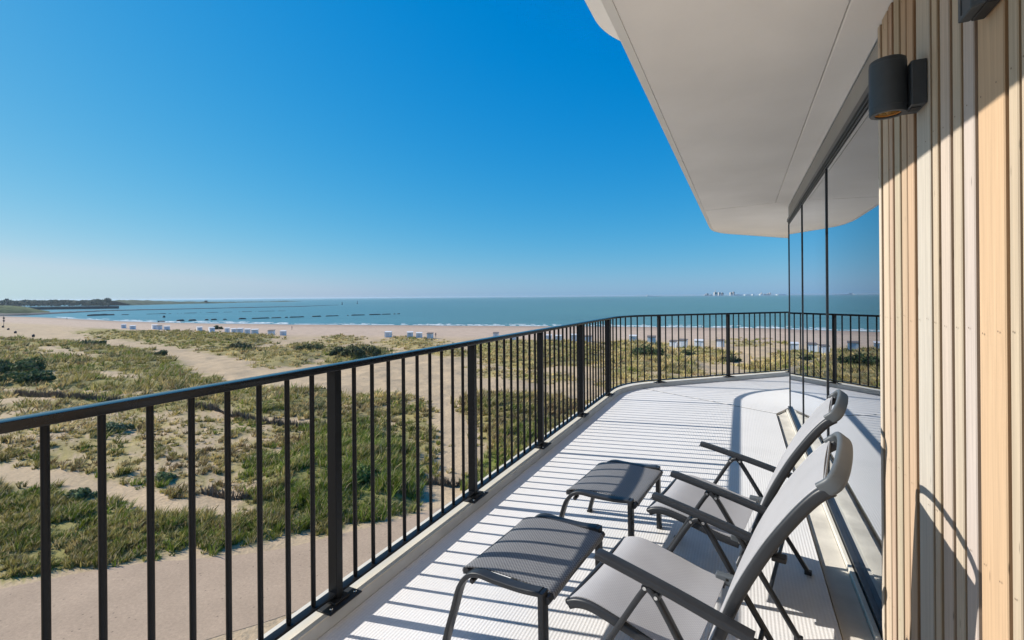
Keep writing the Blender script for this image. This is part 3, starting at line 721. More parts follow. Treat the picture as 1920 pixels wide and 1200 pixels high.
def cover_at(x, y):
    """returns (density, bump, index of the dominant patch, road signed distance)"""
    r = np.hypot(x, y)
    wob = (fbm(x*.35, y*.35, 3, 5)-.5)
    wob2 = (fbm(x*.9+40, y*.9, 3, 9)-.5)
    den = np.zeros(x.shape); bump = np.zeros(x.shape); idx = np.full(x.shape, -1)
    for i, (poly, d, b, pal, th) in enumerate(vegw):
        sd = sdf(x, y, poly); soft = .35+r*.012
        w = np.clip((sd + (wob*2.2+wob2*1.2)*(1+r*.02))/soft*.5+.5, 0, 1)
        wb = np.clip(sd/(2+r*.03), 0, 1); bump = np.maximum(bump, b*wb*wb*(3-2*wb))
        better = w*d > den; idx = np.where(better, i, idx); den = np.where(better, w*d, den)
    for poly in cutw:
        sd = sdf(x, y, poly); soft = .4+r*.01
        den = den*(1-np.clip((sd+(wob*1.2+wob2)*(1+r*.012))/soft*.5+.5, 0, 1)*.97)
    rd = sdf(x, y, road_poly)
    den = den*np.clip(-(rd+.1+wob*2.6+wob2*2.0)/.8, 0, 1)
    return den, bump, idx, rd
def height(x, y, bump, rd, den):
    r = np.hypot(x, y); s = r/rshore(np.arctan2(x, y))
    dune = np.clip((s-.05)/.06, 0, 1)*np.clip((.66-s)/.12, 0, 1)
    h = base_z(x, y) + dune*(bump*.8 + (fbm(x*.05, y*.05, 3, 21)-.5)*1.5*np.clip(r/60,.3,1) + (fbm(x*.22, y*.22, 3, 31)-.5)*.7 + (fbm(x*1.1, y*1.1, 3, 51)-.5)*.16)
    h = h + np.clip((s-.6)/.1, 0, 1)*np.clip((.95-s)/.1,0,1)*(fbm(x*.03, y*.12, 3, 71)-.5)*.35
    k = np.clip(-rd/1.6, 0, 1); k = k*k*(3-2*k)
    return ZROAD*(1-k)+h*k
# terrain sheet on a polar grid
ang = np.concatenate([np.linspace(-178, -60, 30), np.arange(-59, 56, .2), np.linspace(57, 178, 40)])*math.pi/180
sg = np.concatenate([np.geomspace(.012, .2, 110), np.geomspace(.203, .66, 190)[0:], np.linspace(.67, 1.25, 70), [1.5, 1.9]])
AA, SG = np.meshgrid(ang, sg); RR = SG*np.minimum(rshore(AA), 900.0); TX = RR*np.sin(AA); TY = RR*np.cos(AA)
DEN, BMP, IDX, RDD = cover_at(TX, TY); TZ = height(TX, TY, BMP, RDD, DEN)
na, ns = len(ang), len(sg)
vs = np.stack([TX, TY, TZ], -1).reshape(-1, 3)
ii = np.arange(ns-1)[:,None]*na; jj = np.arange(na-1)[None,:]
q = (ii+jj); faces = np.stack([q, q+1, q+na+1, q+na], -1).reshape(-1, 4)
wrap = np.stack([np.arange(ns-1)*na+na-1, np.arange(ns-1)*na, (np.arange(ns-1)+1)*na, (np.arange(ns-1)+1)*na+na-1], -1)
faces = np.concatenate([faces, wrap])
def np_mesh(name, v, f, material, colors=None, smooth=True, attr='Col'):
    """f: (n,k) array"""
    me = bpy.data.meshes.new(name); n, k = f.shape
    me.vertices.add(len(v)); me.vertices.foreach_set('co', np.ascontiguousarray(v, 'f').ravel())
    me.loops.add(n*k); me.loops.foreach_set('vertex_index', np.ascontiguousarray(f, 'i').ravel())
    me.polygons.add(n); me.polygons.foreach_set('loop_start', np.arange(n, dtype='i')*k)
    me.polygons.foreach_set('use_smooth', np.full(n, smooth, bool))
    me.update(calc_edges=True); me.validate()
    if colors is not None:
        c = me.color_attributes.new(attr, 'FLOAT_COLOR', 'POINT'); c.data.foreach_set('color', np.ascontiguousarray(np.concatenate([colors, np.ones((len(colors),1))],1), 'f').ravel())
    me.materials.append(material); o = bpy.data.objects.new(name, me); C.objects.link(o); return o
def mat_ground():
    m = bpy.data.materials.new('dune_ground'); m.use_nodes = True; nt = m.node_tree; N = nt.nodes; Lk = nt.links
    p = N['Principled BSDF']; p.inputs['Roughness'].default_value = .95; p.inputs['Specular IOR Level'].default_value = .12
    a = N.new('ShaderNodeAttribute'); a.attribute_name = 'Col'
    tc = N.new('ShaderNodeTexCoord')
    def noise(s, d=6, r=.6):
        n = N.new('ShaderNodeTexNoise'); n.inputs['Scale'].default_value = s; n.inputs['Detail'].default_value = d; n.inputs['Roughness'].default_value = r
        Lk.new(tc.outputs['Object'], n.inputs['Vector']); return n.outputs['Fac']
    n1, n2 = noise(.35), noise(5.5, 8, .7)
    mr = N.new('ShaderNodeMapRange'); mr.inputs['From Min'].default_value=.3; mr.inputs['From Max'].default_value=.7; mr.inputs['To Min'].default_value=.86; mr.inputs['To Max'].default_value=1.1; Lk.new(n1, mr.inputs['Value'])
    mr2 = N.new('ShaderNodeMapRange'); mr2.inputs['From Min'].default_value=.3; mr2.inputs['From Max'].default_value=.7; mr2.inputs['To Min'].default_value=.80; mr2.inputs['To Max'].default_value=1.16; Lk.new(n2, mr2.inputs['Value'])
    mu = N.new('ShaderNodeMath'); mu.operation='MULTIPLY'; Lk.new(mr.outputs[0], mu.inputs[0]); Lk.new(mr2.outputs[0], mu.inputs[1])
    sc = N.new('ShaderNodeVectorMath'); sc.operation='SCALE'; Lk.new(a.outputs['Color'], sc.inputs[0]); Lk.new(mu.outputs[0], sc.inputs['Scale'])
    Lk.new(sc.outputs[0], p.inputs['Base Color'])
    b = N.new('ShaderNodeBump'); b.inputs['Strength'].default_value=.9; b.inputs['Distance'].default_value=.10
    n3 = noise(2.8, 5, .65); Lk.new(n3, b.inputs['Height']); Lk.new(b.outputs[0], p.inputs['Normal'])
    return m
sand = np.array([.45,.335,.21]); litter = np.array([.20,.175,.085]); moss = np.array([.135,.150,.055]); wet = np.array([.36,.265,.20])
PAL = np.array([[.135,.180,.036],[.255,.230,.090],[.48,.39,.21],[.20,.145,.09],[.090,.115,.055]])
den = DEN.reshape(-1); x_, y_ = vs[:,0], vs[:,1]
pal_mix = np.array([np.array(p[3])@PAL for p in vegw]+[sand]); gcol = pal_mix[IDX.reshape(-1)]*np.array([1.08,1.0,.85])
fine = fbm(x_*1.7, y_*1.7, 4, 91); mid = fbm(x_*.4, y_*.4, 4, 95)
k = np.clip((den*1.6 + (fine-.5)*1.5 + (mid-.5)*.9 - .22)*2.0, 0, 1)[:,None]*np.clip(den*6,0,1)[:,None]
k2 = np.clip((mid-.42)*4, 0, 1)[:,None]
col = sand*(1-k)+(gcol*k2+(.5*litter+.5*gcol)*(1-k2))*k
s_ = np.hypot(x_, y_)/rshore(np.arctan2(x_, y_))
wetk = np.clip((s_-.80)/.14 + (fbm(x_*.01, y_*.06, 3, 33)-.5)*.8, 0, 1)[:,None]
beach = np.clip((s_-.58)/.08, 0, 1)[:,None]
col = col*(1-beach)+np.array([.46,.345,.255])*beach; col = col*(1-wetk)+wet*wetk
g = np_mesh('dune_ground', vs, faces, mat_ground(), col); tag(g, kind='structure')
# road
def ribbon_mesh(name, A, Bn, z, material):
    n = len(A); v = []; 
    for i in range(n): v += [(*A[i], z), (*Bn[i], z)]
    v += [(p[0], p[1], z-.25) for p in v]
    o = 2*n; f = []
    for i in range(n-1):
        a = 2*i; f.append((a, a+1, a+3, a+2)); f.append((a, a+2, a+2+o, a+o)); f.append((a+1, a+1+o, a+3+o, a+3))
    m = MB(); m.add(v, f); return m.build(name, material)
def mat_road():
    m = bpy.data.materials.new('road_surface'); m.use_nodes = True; nt = m.node_tree; N = nt.nodes; Lk = nt.links
    p = N['Principled BSDF']; p.inputs['Roughness'].default_value=.92; p.inputs['Specular IOR Level'].default_value=.15
    tc = N.new('ShaderNodeTexCoord'); src = None
    for sc_, d_, amt in ((.5,4,.10),(9,8,.16),(55,3,.16)):
        n = N.new('ShaderNodeTexNoise'); n.inputs['Scale'].default_value=sc_; n.inputs['Detail'].default_value=d_; n.inputs['Roughness'].default_value=.65; Lk.new(tc.outputs['Object'], n.inputs['Vector'])
        mr = N.new('ShaderNodeMapRange'); mr.inputs['From Min'].default_value=.28; mr.inputs['From Max'].default_value=.72; mr.inputs['To Min'].default_value=1-amt; mr.inputs['To Max'].default_value=1+amt; Lk.new(n.outputs['Fac'], mr.inputs['Value'])
        v = N.new('ShaderNodeVectorMath'); v.operation='SCALE'
        if src: Lk.new(src, v.inputs[0])
        else: v.inputs[0].default_value=(.375,.275,.19)
        Lk.new(mr.outputs[0], v.inputs['Scale']); src = v.outputs[0]
    vo = N.new('ShaderNodeTexVoronoi'); vo.inputs['Scale'].default_value=2.6; Lk.new(tc.outputs['Object'], vo.inputs['Vector'])
    mr = N.new('ShaderNodeMapRange'); mr.inputs['From Min'].default_value=.05; mr.inputs['From Max'].default_value=.12; mr.inputs['To Min'].default_value=.5; mr.inputs['To Max'].default_value=1.0; Lk.new(vo.outputs['Distance'], mr.inputs['Value'])
    v = N.new('ShaderNodeVectorMath'); v.operation='SCALE'; Lk.new(src, v.inputs[0]); Lk.new(mr.outputs[0], v.inputs['Scale']); Lk.new(v.outputs[0], p.inputs['Base Color'])
    b = N.new('ShaderNodeBump'); b.inputs['Strength'].default_value=.4; b.inputs['Distance'].default_value=.02; Lk.new(n.outputs['Fac'], b.inputs['Height']); Lk.new(b.outputs[0], p.inputs['Normal'])
    return m
M_road = mat_road()
ra = smooth_path([(*p,0) for p in road_far+[rf_ext]], 6); rb = smooth_path([(*p,0) for p in road_near+[rn_ext]], 6)
ra = [np.array(p[:2])+np.array([(vnoise(np.array([p[0]*.9]),np.array([p[1]*.9]),3)[0]-.5)*.5]*2) for p in ra]
tag(ribbon_mesh('road', ra, [np.array(p[:2]) for p in rb], ZROAD+.012, M_road), kind='structure')
# sea
def mat_sea():
    m = bpy.data.materials.new('sea_water'); m.use_nodes = True; nt = m.node_tree; N = nt.nodes; Lk = nt.links
    p = N['Principled BSDF']; p.inputs['Roughness'].default_value=.32; p.inputs['Specular IOR Level'].default_value=.28
    tc = N.new('ShaderNodeTexCoord')
    def noise(sc, d, mapscale=(1,1,1)):
        mp = N.new('ShaderNodeMapping'); mp.inputs['Scale'].default_value = mapscale; Lk.new(tc.outputs['Object'], mp.inputs['Vector'])
        n = N.new('ShaderNodeTexNoise'); n.inputs['Scale'].default_value=sc; n.inputs['Detail'].default_value=d; Lk.new(mp.outputs[0], n.inputs['Vector']); return n.outputs['Fac']
    sx = N.new('ShaderNodeSeparateXYZ'); Lk.new(tc.outputs['Object'], sx.inputs[0])
    def MA(op, a, b, c=None):
        n = N.new('ShaderNodeMath'); n.operation = op
        for i, x in enumerate((a,b,c)):
            if x is None: continue
            if isinstance(x,(int,float)): n.inputs[i].default_value = x
            else: Lk.new(x, n.inputs[i])
        return n.outputs[0]
    # bluer left, greener right: sky reflection and shallow sand put into the colour
    brg = MA('ARCTAN2', sx.outputs['X'], sx.outputs['Y'])
    mr = N.new('ShaderNodeMapRange'); mr.inputs['From Min'].default_value=-.65; mr.inputs['From Max'].default_value=.35; Lk.new(MA('ADD', brg, MA('MULTIPLY', MA('SUBTRACT', noise(.0025,4,(1,1,1)), .5), .5)), mr.inputs['Value'])
    cr = N.new('ShaderNodeValToRGB'); cr.color_ramp.elements[0].color=(.060,.180,.200,1); cr.color_ramp.elements[1].color=(.108,.190,.146,1)
    e = cr.color_ramp.elements.new(.5); e.color=(.090,.174,.160,1)
    Lk.new(mr.outputs[0], cr.inputs[0])
    streak = noise(1.0, 6, (.006,.05,1)); fine_ = noise(1.0, 5, (.12,.35,1))
    k = MA('ADD', MA('MULTIPLY', streak, .60), MA('MULTIPLY', fine_, .75)); k = MA('ADD', k, .33)
    sc = N.new('ShaderNodeVectorMath'); sc.operation='SCALE'; Lk.new(cr.outputs[0], sc.inputs[0]); Lk.new(k, sc.inputs['Scale'])
    Lk.new(sc.outputs[0], p.inputs['Base Color'])
    b = N.new('ShaderNodeBump'); b.inputs['Strength'].default_value=.8; b.inputs['Distance'].default_value=1.2
    w = N.new('ShaderNodeTexNoise'); w.inputs['Scale'].default_value=.35; w.inputs['Detail'].default_value=6
    mp = N.new('ShaderNodeMapping'); mp.inputs['Scale'].default_value=(.5,1,1); mp.inputs['Rotation'].default_value=(0,0,.3); Lk.new(tc.outputs['Object'], mp.inputs['Vector']); Lk.new(mp.outputs[0], w.inputs['Vector'])
    Lk.new(w.outputs['Fac'], b.inputs['Height']); Lk.new(b.outputs[0], p.inputs['Normal'])
    return m
m = MB(); rr = [0, 300, 900, 2500, 7000, 20000, 60000]; n = 64; v = [(0,0,ZSEA)]; f = []
for r in rr[1:]: v += [(r*math.cos(2*math.pi*i/n), r*math.sin(2*math.pi*i/n), ZSEA) for i in range(n)]
f += [(0, 1+i, 1+(i+1)%n) for i in range(n)]
for k_ in range(len(rr)-2):
    a = 1+k_*n; b = a+n; f += [(a+i, a+(i+1)%n, b+(i+1)%n, b+i) for i in range(n)][::1]
m.add(v, f); sea = m.build('sea', mat_sea()); tag(sea, kind='structure')
# surf line: broken foam ribbons lying on the water along the shore
def surf(off, width, seed, a0, a1, thr):
    aa = np.arange(a0, a1, .0012); v = []; f = []
    nz1 = fbm(aa*90+seed*7, aa*0+seed, 4, 3+seed); nz2 = fbm(aa*320+seed*3, aa*0+seed*2, 3, 8+seed)
    prev = None
    for i, a in enumerate(aa):
        r = float(rshore(a)); w = width*max(0.0, (nz1[i]-thr)*3+(nz2[i]-.5)*1.3)
        if w < .12: prev = None; continue
        ra_ = r*(1.012)+off+(nz2[i]-.5)*1.2
        j = len(v); d = np.array([math.sin(a), math.cos(a)])
        v += [(*(d*(ra_-w*.6)), ZSEA+.05), (*(d*ra_), ZSEA+.16), (*(d*(ra_+w)), ZSEA+.05)]
        if prev is not None: f += [(prev, prev+1, j+1, j), (prev+1, prev+2, j+2, j+1)]
        prev = j
    return v, f
sm = MB()
for (off, wd_, sd_, a0, a1, thr) in [(0,1.9,1,-.76,.75,.30),(5,1.5,2,-.76,.75,.46),(14,3.6,3,-.76,-.42,.40),(26,3.0,4,-.76,-.5,.45),(12,1.2,5,-.4,.7,.55)]:
    sm.add(*surf(off, wd_, sd_, a0, a1, thr))
so_ = sm.build('surf', M_foam); tag(so_, kind='structure')

# ------------------------------------------------------------------ grass
def gz(x, y):
    x = np.atleast_1d(np.asarray(x, float)); y = np.atleast_1d(np.asarray(y, float))
    d, b, i, r = cover_at(x, y); return height(x, y, b, r, d), d, i
def scatter(n, amin, amax, rmin, rmax, power):
    a = RNG.uniform(rad(amin), rad(amax), n); t = RNG.uniform(0, 1, n)
    r = rmin*(rmax/rmin)**(t**power); return r*np.sin(a), r*np.cos(a), r
def grass(name, n, amin, amax, rmin, rmax, blades, power, hscale, wscale, segs, clumpy, tint=(1,1,1)):
    x, y, r = scatter(n, amin, amax, rmin, rmax, power)
    z, d, idx = gz(x, y)
    clump = np.clip((fbm(x*.8, y*.8, 3, 131)-.42)*5, 0, 1)*clumpy+(1-clumpy)*.6
    keep = (RNG.uniform(0, 1, n) < d*(.08+.92*clump)*1.05) & (idx >= 0) & (d > .06)
    x, y, z, r, d, idx = (q[keep] for q in (x, y, z, r, d, idx)); n = len(x)
    wts = np.array([v[3] for v in vegw]); cum_ = np.cumsum(wts/wts.sum(1, keepdims=True), 1)
    # palette choice follows patches of one species rather than white noise
    spn = np.clip((fbm(x*.28, y*.28, 3, 141)-.5)*1.7+.5+RNG.normal(0,.22,n), 0, .999)
    pi_ = (spn[:,None] > cum_[idx]).sum(1).clip(0, 4)
    tc_ = PAL[pi_]*RNG.uniform(.65, 1.35, (n,1))*(.75+.5*fbm(x*.12, y*.12, 2, 161))[:,None]*np.array([1,1,1])+RNG.normal(0,.006,(n,3))
    th = np.array([v[4] for v in vegw])[idx]*RNG.uniform(.35, 1.0, n)**1.5*1.45*hscale*(.55+.9*fbm(x*.5+7, y*.5, 3, 151))
    th = th*np.where(pi_ == 2, .85, 1)
    spread = (.16+.10*RNG.uniform(0,1,n))*hscale*(1+.6*(hscale>1))
    B_ = blades
    a = RNG.uniform(0, 2*math.pi, (n, B_)); rr0 = spread[:,None]*np.sqrt(RNG.uniform(0,1,(n,B_)))
    bx_ = x[:,None]+rr0*np.cos(a); by_ = y[:,None]+rr0*np.sin(a); bz_ = np.repeat((z-.03)[:,None], B_, 1)
    lean = RNG.uniform(.1,.62,(n,B_))+rr0*.8; la = a+RNG.normal(0,.7,(n,B_))
    # prevailing south-westerly bends the blades
    lx = np.cos(la)*lean+.18; ly = np.sin(la)*lean+.10
    h = th[:,None]*RNG.uniform(.55,1.12,(n,B_)); w = (.011+.0006*np.repeat(r[:,None],B_,1))*wscale*RNG.uniform(.7,1.4,(n,B_))
    wa = RNG.uniform(0, math.pi, (n,B_)); wx = np.cos(wa)*w; wy = np.sin(wa)*w
    rows = []
    tt = [0,.55,1] if segs == 2 else [0,1]
    for t in tt:
        cx = bx_+lx*h*t**1.6; cy = by_+ly*h*t**1.6; cz = bz_+h*(t-.22*t*t*lean)
        if t < 1:
            k_ = 1-.35*t; rows += [np.stack([cx-wx*k_, cy-wy*k_, cz],-1), np.stack([cx+wx*k_, cy+wy*k_, cz],-1)]
        else: rows.append(np.stack([cx, cy, cz],-1))
    V = np.stack(rows, 2).reshape(-1, 3); nv = len(rows); base = np.arange(n*B_)[:,None]*nv
    tri = np.array([[0,1,3],[0,3,2],[2,3,4]]) if segs == 2 else np.array([[0,1,2]])
    Ft = (base[:,:,None]+tri.reshape(1,1,-1)).reshape(-1, 3)
    bc = tc_[:,None,:]*RNG.uniform(.82,1.18,(n,B_,1))
    bc = bc*np.array(tint)
    dry = (RNG.uniform(0,1,(n,B_,1)) < .22); bc = np.where(dry, PAL[2]*RNG.uniform(.7,1.1,(n,B_,1)), bc)
    Cc = np.repeat(bc.reshape(-1,1,3), nv, 1).reshape(-1,3)
    o = np_mesh(name, V, Ft, M_blade, np.clip(Cc,.01,.9), smooth=False)
    tag(o, {'dune_grass':'dune grass growing in tufts on the sandy ground below the balcony','low_herbs':'low dry herbs speckling the sand between the grass tufts','marram_grass':'marram grass covering the farther dunes in front of the beach'}[name], 'herbs' if name == 'low_herbs' else 'grass', kind='stuff')
    print(name, n, 'tufts', len(Ft))
grass('dune_grass', 60000, -52, 22, 14, 56, 20, .8, .72, .8, 2, 1.0, (1.10,1.06,.80))
grass('low_herbs', 46000, -52, 22, 14, 80, 12, .8, .36, .9, 1, .3, (1.15,1.08,.85))
grass('marram_grass', 62000, -50, 50, 50, 250, 12, .75, 1.1, 1.2, 1, .6, (1.28,1.18,.95))

# ================================================================== THINGS ON THE DUNES AND BEACH
def gpt(px, py):
    p = ground_px(px, py); z, _, _ = gz(p[0], p[1]); return float(p[0]), float(p[1]), float(z[0])
# ---- beach huts
def make_hut(roofmat):
    r = empty('beach_hut', (0,0,0))
    b = MB(); b.add([(-1,-1,.18),(1,-1,.18),(1,1,.18),(-1,1,.18),(-1,-1,2.16),(1,-1,2.16),(1,1,2.36),(-1,1,2.36)],
                    [(0,3,2,1),(4,5,6,7),(0,1,5,4),(1,2,6,5),(2,3,7,6),(3,0,4,7)])
    b.build('wall', M_hutwall, r)
    MB().add([(-1.12,-1.15,2.15),(1.12,-1.15,2.15),(1.12,1.22,2.387),(-1.12,1.22,2.387),(-1.12,-1.15,2.25),(1.12,-1.15,2.25),(1.12,1.22,2.487),(-1.12,1.22,2.487)],
             [(0,3,2,1),(4,5,6,7),(0,1,5,4),(1,2,6,5),(2,3,7,6),(3,0,4,7)]).build('roof', roofmat, r)
    MB().box((-.45,-1.035,.25),(.45,-1.003,2.02)).build('door', M_hutdoor, r)
    MB().box((-.95,-.95,-.5),(.95,.95,.178)).build('base', M_timber, r)
    return r
hutA = make_hut(M_hutroof); hutB = make_hut(M_hutroofd)
HUTS = [ # x px, base y px, yaw, dark roof, label
 (232,615.5,25,0,'white beach hut farthest left on the grassy dune'),
 (249,617.5,20,0,'white beach hut second from the left end, just right of the first hut'),
 (290,617,15,0,'long looking white beach hut at the left of the second cluster'),
 (299,617.5,15,1,'beach hut squeezed in the middle of the second cluster from the left'),
 (313,618.5,20,0,'white beach hut at the right of the second cluster from the left'),
 (374,621.5,30,0,'white beach hut left of the dark round bush behind the middle dune'),
 (397,622.5,25,0,'smaller looking white beach hut beside the dark round bush'),
 (426,623.5,12,0,'white beach hut at the left end of the longest row'),
 (438,624,12,0,'white beach hut second in the longest row'),
 (450,625,12,0,'white beach hut third in the longest row'),
 (464,626,12,0,'white beach hut fourth in the longest row'),
 (478,627,12,0,'white beach hut at the right end of the longest row'),
 (509,628.5,10,1,'dark roofed beach hut standing alone right of the longest row'),
 (531,629.5,10,0,'white beach hut with a long shadow on bare sand'),
 (728,632,5,0,'white beach hut alone on the grass tuft left of the bare sand path'),
 (769,633,5,0,'white beach hut first of the three above the sloping handrail'),
 (786,633,5,0,'white beach hut second of the three above the sloping handrail'),
 (806.5,635,3,1,'beach hut last of the three above the sloping handrail'),
 (930,634,0,1,'beach hut whose dark roof just shows over the handrail'),
 (962,637,0,0,'beach hut seen between thin bars left of the third thick post'),
 (1029,638,-3,0,'beach hut right beside the third thick post'),
 (1047,638.5,-3,0,'beach hut midway between the third and fourth thick posts'),
 (1076,639.5,-5,0,'white roofed beach hut just left of the fourth thick post'),
 (1103,641,-5,1,'dark roofed beach hut just right of the fourth thick post'),
 (1187.5,646,-8,0,'tall white beach hut right above the dark green bush'),
 (1222,648.5,-8,1,'beach hut partly behind the first slim post of the curved end'),
 (1263,649.5,-10,1,'dark roofed beach hut first of the close pair'),
 (1281,650.5,-10,1,'dark roofed beach hut second of the close pair'),
 (1311,651.5,-12,0,'white beach hut with pale roof between the two slim posts'),
 (1350,652,-12,1,'beach hut mostly hidden behind the second slim post'),
]
used = set()
for x, y, yaw, dk, lab in HUTS:
    src = hutB if dk else hutA
    o = src if dk not in used else copy_tree(src); used.add(dk)
    gx, gy, z = gpt(x, y)
    k_ = random.uniform(.84,.98); o.scale = (k_*random.uniform(.95,1.1),k_,k_); o.location = (gx, gy, z-random.uniform(.2,.5)); o.rotation_euler = (0,0,rad(yaw)-math.atan2(gx,gy)*.5+rad(random.uniform(-13,13)))
    tag(o, lab, 'beach hut', 'white beach huts behind the dunes')
# ---- shrubs: many small leaf faces through a lumpy volume
def shrub(label, px, py, wpx, hpx, col, n, leaf, group='dark shrubs in the dunes'):
    gx, gy, z = gpt(px, py); dist = math.hypot(gx, gy); sc = gy/F
    w = wpx*sc; h = hpx*sc*1.1
    rg = np.random.default_rng(int(px*7+py))
    nl = max(5, int(w/h*5)); lx = rg.uniform(-.5,.5,nl)*w*.8; ly = rg.uniform(-.5,.5,nl)*w*.45; lr = rg.uniform(.45,1.0,nl)*h*.55*(1-.5*np.abs(lx)/(w*.5)); lz = lr*rg.uniform(.5,.9,nl)
    k = rg.integers(0, nl, n); d = rg.normal(0,1,(n,3)); d /= np.linalg.norm(d,axis=1)[:,None]; rr_ = lr[k]*rg.uniform(.35,1.08,n)**.6
    c = np.stack([lx[k], ly[k], lz[k]],1)+d*rr_[:,None]*np.array([1.15,1.15,1.0]); keep = c[:,2] > -.1; c = c[keep]; d = d[keep]; n = len(c)
    a = rg.normal(0,1,(n,3)); a -= (a*d).sum(1)[:,None]*d*.5; a /= np.linalg.norm(a,axis=1)[:,None]; b = np.cross(a, d+rg.normal(0,.5,(n,3))); b /= np.linalg.norm(b,axis=1)[:,None]
    s = leaf*rg.uniform(.6,1.4,n)[:,None]
    V = np.stack([c-a*s, c+b*s*.55, c+a*s, c-b*s*.55],1).reshape(-1,3)
    Fq = (np.arange(n)[:,None]*4+np.arange(4)[None,:])
    cc = np.array(col)*rg.uniform(.65,1.4,(n,1))+rg.normal(0,.006,(n,3)); cc = np.where(rg.uniform(0,1,(n,1))<.08, np.array([.17,.16,.10]), cc)
    o = np_mesh('dune_shrub', V, Fq, M_leaf, np.repeat(np.clip(cc,.01,.5),4,0), smooth=False)
    o.location = (gx, gy, z); tag(o, label, 'shrub', group)
G_ = (.080,.108,.050); OG = (.130,.135,.060); BG_ = (.082,.120,.050)
shrub('dense dark green thicket at the left edge of the photo', 28, 704, 120, 38, BG_, 4200, .22)
shrub('low blue green thicket just below the dense dark one at the left edge', 40, 724, 110, 22, BG_, 2600, .2)
shrub('small dark pointed bush on the bare hollow in the left dunes', 301, 669, 18, 14, G_, 700, .22)
shrub('dark bush on the left dune edge nearest the beach', 165, 648, 70, 11, G_, 1400, .3)
shrub('broad dark green shrub mound above the handrail in the middle', 665, 674, 105, 20, (.095,.108,.052), 3600, .24)
shrub('rounded dark bush behind the hut row in the middle', 408, 617, 16, 8, G_, 500, .4)
shrub('shrubby clump on the central dune crest left of the mound', 452, 658, 60, 14, (.10,.11,.058), 1700, .3)
shrub('olive shrub strip on the dune between two sandy hollows', 585, 660, 60, 12, OG, 1500, .3)
shrub('dark green bush behind the curved end of the railing', 1212, 669, 62, 27, G_, 2600, .2)
shrub('smaller dark bush below the huts, left of the second slim post', 1290, 663, 26, 11, G_, 700, .2)
shrub('dark bush at the right of the dune by the bare sand', 1375, 678, 40, 17, (.085,.096,.052), 1100, .2)
shrub('green leafy bush low on the near slope behind the second thick post bay', 690, 920, 70, 34, (.130,.185,.055), 2200, .10)
shrub('small grey green bush in the near left grass', 150, 935, 60, 26, (.150,.190,.085), 1600, .085)
shrub('low grey green bush right of the near left sand strip', 300, 905, 46, 20, (.150,.190,.080), 1200, .085)
shrub('bluish bush right under the handrail at the left', 215, 812, 62, 20, (.13,.17,.09), 1500, .12)
# ---- brushwood fences: rows of twigs standing in the sand
def brush(label, pts, hgt):
    w = [ground_px(*p) for p in pts]; P_ = []
    for i in range(len(w)-1):
        n = max(2, int(np.linalg.norm(w[i+1]-w[i])/.035))
        for k in range(n): P_.append(w[i]+(w[i+1]-w[i])*k/n)
    P_ = np.array(P_); n = len(P_); V = []; Fc = []; cc = []
    for layer in range(4):
        off = RNG.normal(0,.07,(n,2)); zz, _, _ = gz(P_[:,0], P_[:,1]); o = len(V)
        gap = (fbm(P_[:,0]*.8+layer*9, P_[:,1]*.8, 3, 61+layer) > .48)
        for i in range(n): V.append((P_[i,0]+off[i,0], P_[i,1]+off[i,1], zz[i]-.05)); cc.append((.20,.155,.11))
        for i in range(n-1):
            h = hgt*RNG.uniform(.55,1.15)*(1 if gap[i] else .35); t = len(V)
            V.append((P_[i,0]+RNG.normal(0,.11), P_[i,1]+RNG.normal(0,.11), zz[i]+h)); k = RNG.uniform(.6,1.35); cc.append((.23*k,.175*k,.125*k)); Fc.append((o+i, o+i+1, t))
    o = np_mesh('brushwood_fence', np.array(V), np.array(Fc), M_twig, np.array(cc), smooth=False)
    tag(o, label, 'fence', 'brushwood fences in the dunes')
brush('brown brushwood fence below the green thicket at the left', [(28,747),(62,752),(110,755),(160,760),(230,760)], .75)
brush('curved brown brushwood fence behind the first thick railing post', [(350,770),(400,776),(450,786),(500,796),(560,802),(615,800)], .75)
brush('short brown brushwood fence beside the sandy footpath', [(800,905),(845,908),(880,906),(930,902)], .55)
brush('low brown brushwood fence in the near grass', [(380,928),(420,934),(470,936)], .6)
# ---- people far off on the beach (continuous skinned figures)
def person(label, px, py, yaw, top):
    gx, gy, z = gpt(px, py)
    J = [(0,0,.95),(0,0,1.18),(0,0,1.42),(0,0,1.52),(0,.01,1.64),(0,.01,1.74),
         (.09,0,.92),(.10,.03,.50),(.10,-.02,.09),(.10,.10,.03),
         (-.09,0,.92),(-.11,-.05,.50),(-.12,-.16,.09),(-.12,-.05,.03),
         (.18,0,1.40),(.23,-.03,1.14),(.22,.08,.90),(-.18,0,1.40),(-.23,.02,1.14),(-.22,-.06,.90)]
    E_ = [(0,1),(1,2),(2,3),(3,4),(4,5),(0,6),(6,7),(7,8),(8,9),(0,10),(10,11),(11,12),(12,13),(2,14),(14,15),(15,16),(2,17),(17,18),(18,19)]
    Rr = [.13,.12,.13,.055,.095,.07,.085,.06,.04,.035,.085,.06,.04,.035,.055,.042,.03,.055,.042,.03]
    me = bpy.data.meshes.new('person'); me.from_pydata(J, E_, []); me.update()
    o = bpy.data.objects.new('person', me); C.objects.link(o); me.materials.append(top)
    md = o.modifiers.new('skin','SKIN'); sk = me.skin_vertices[0].data
    for v, r_ in zip(sk, Rr): v.radius = (r_, r_*.8)
    sk[0].use_root = True
    o.modifiers.new('sub','SUBSURF').render_levels = 1
    o.location = (gx, gy, z); o.rotation_euler = (0,0,rad(yaw)); tag(o, label, 'person', 'people far off on the beach')
person('tiny person in dark clothes at the waterline on the far left beach', 125.5, 599.5, 30, M_cloth)
person('tiny person standing on the sand right of the last middle hut', 547.5, 618.5, -40, M_cloth)
person('tiny person at the waterline above the right hand huts', 1318.5, 617.5, 70, M_cloth)
person('tiny person standing beside the last of three huts above the handrail', 817, 633.5, 10, M_cloth)
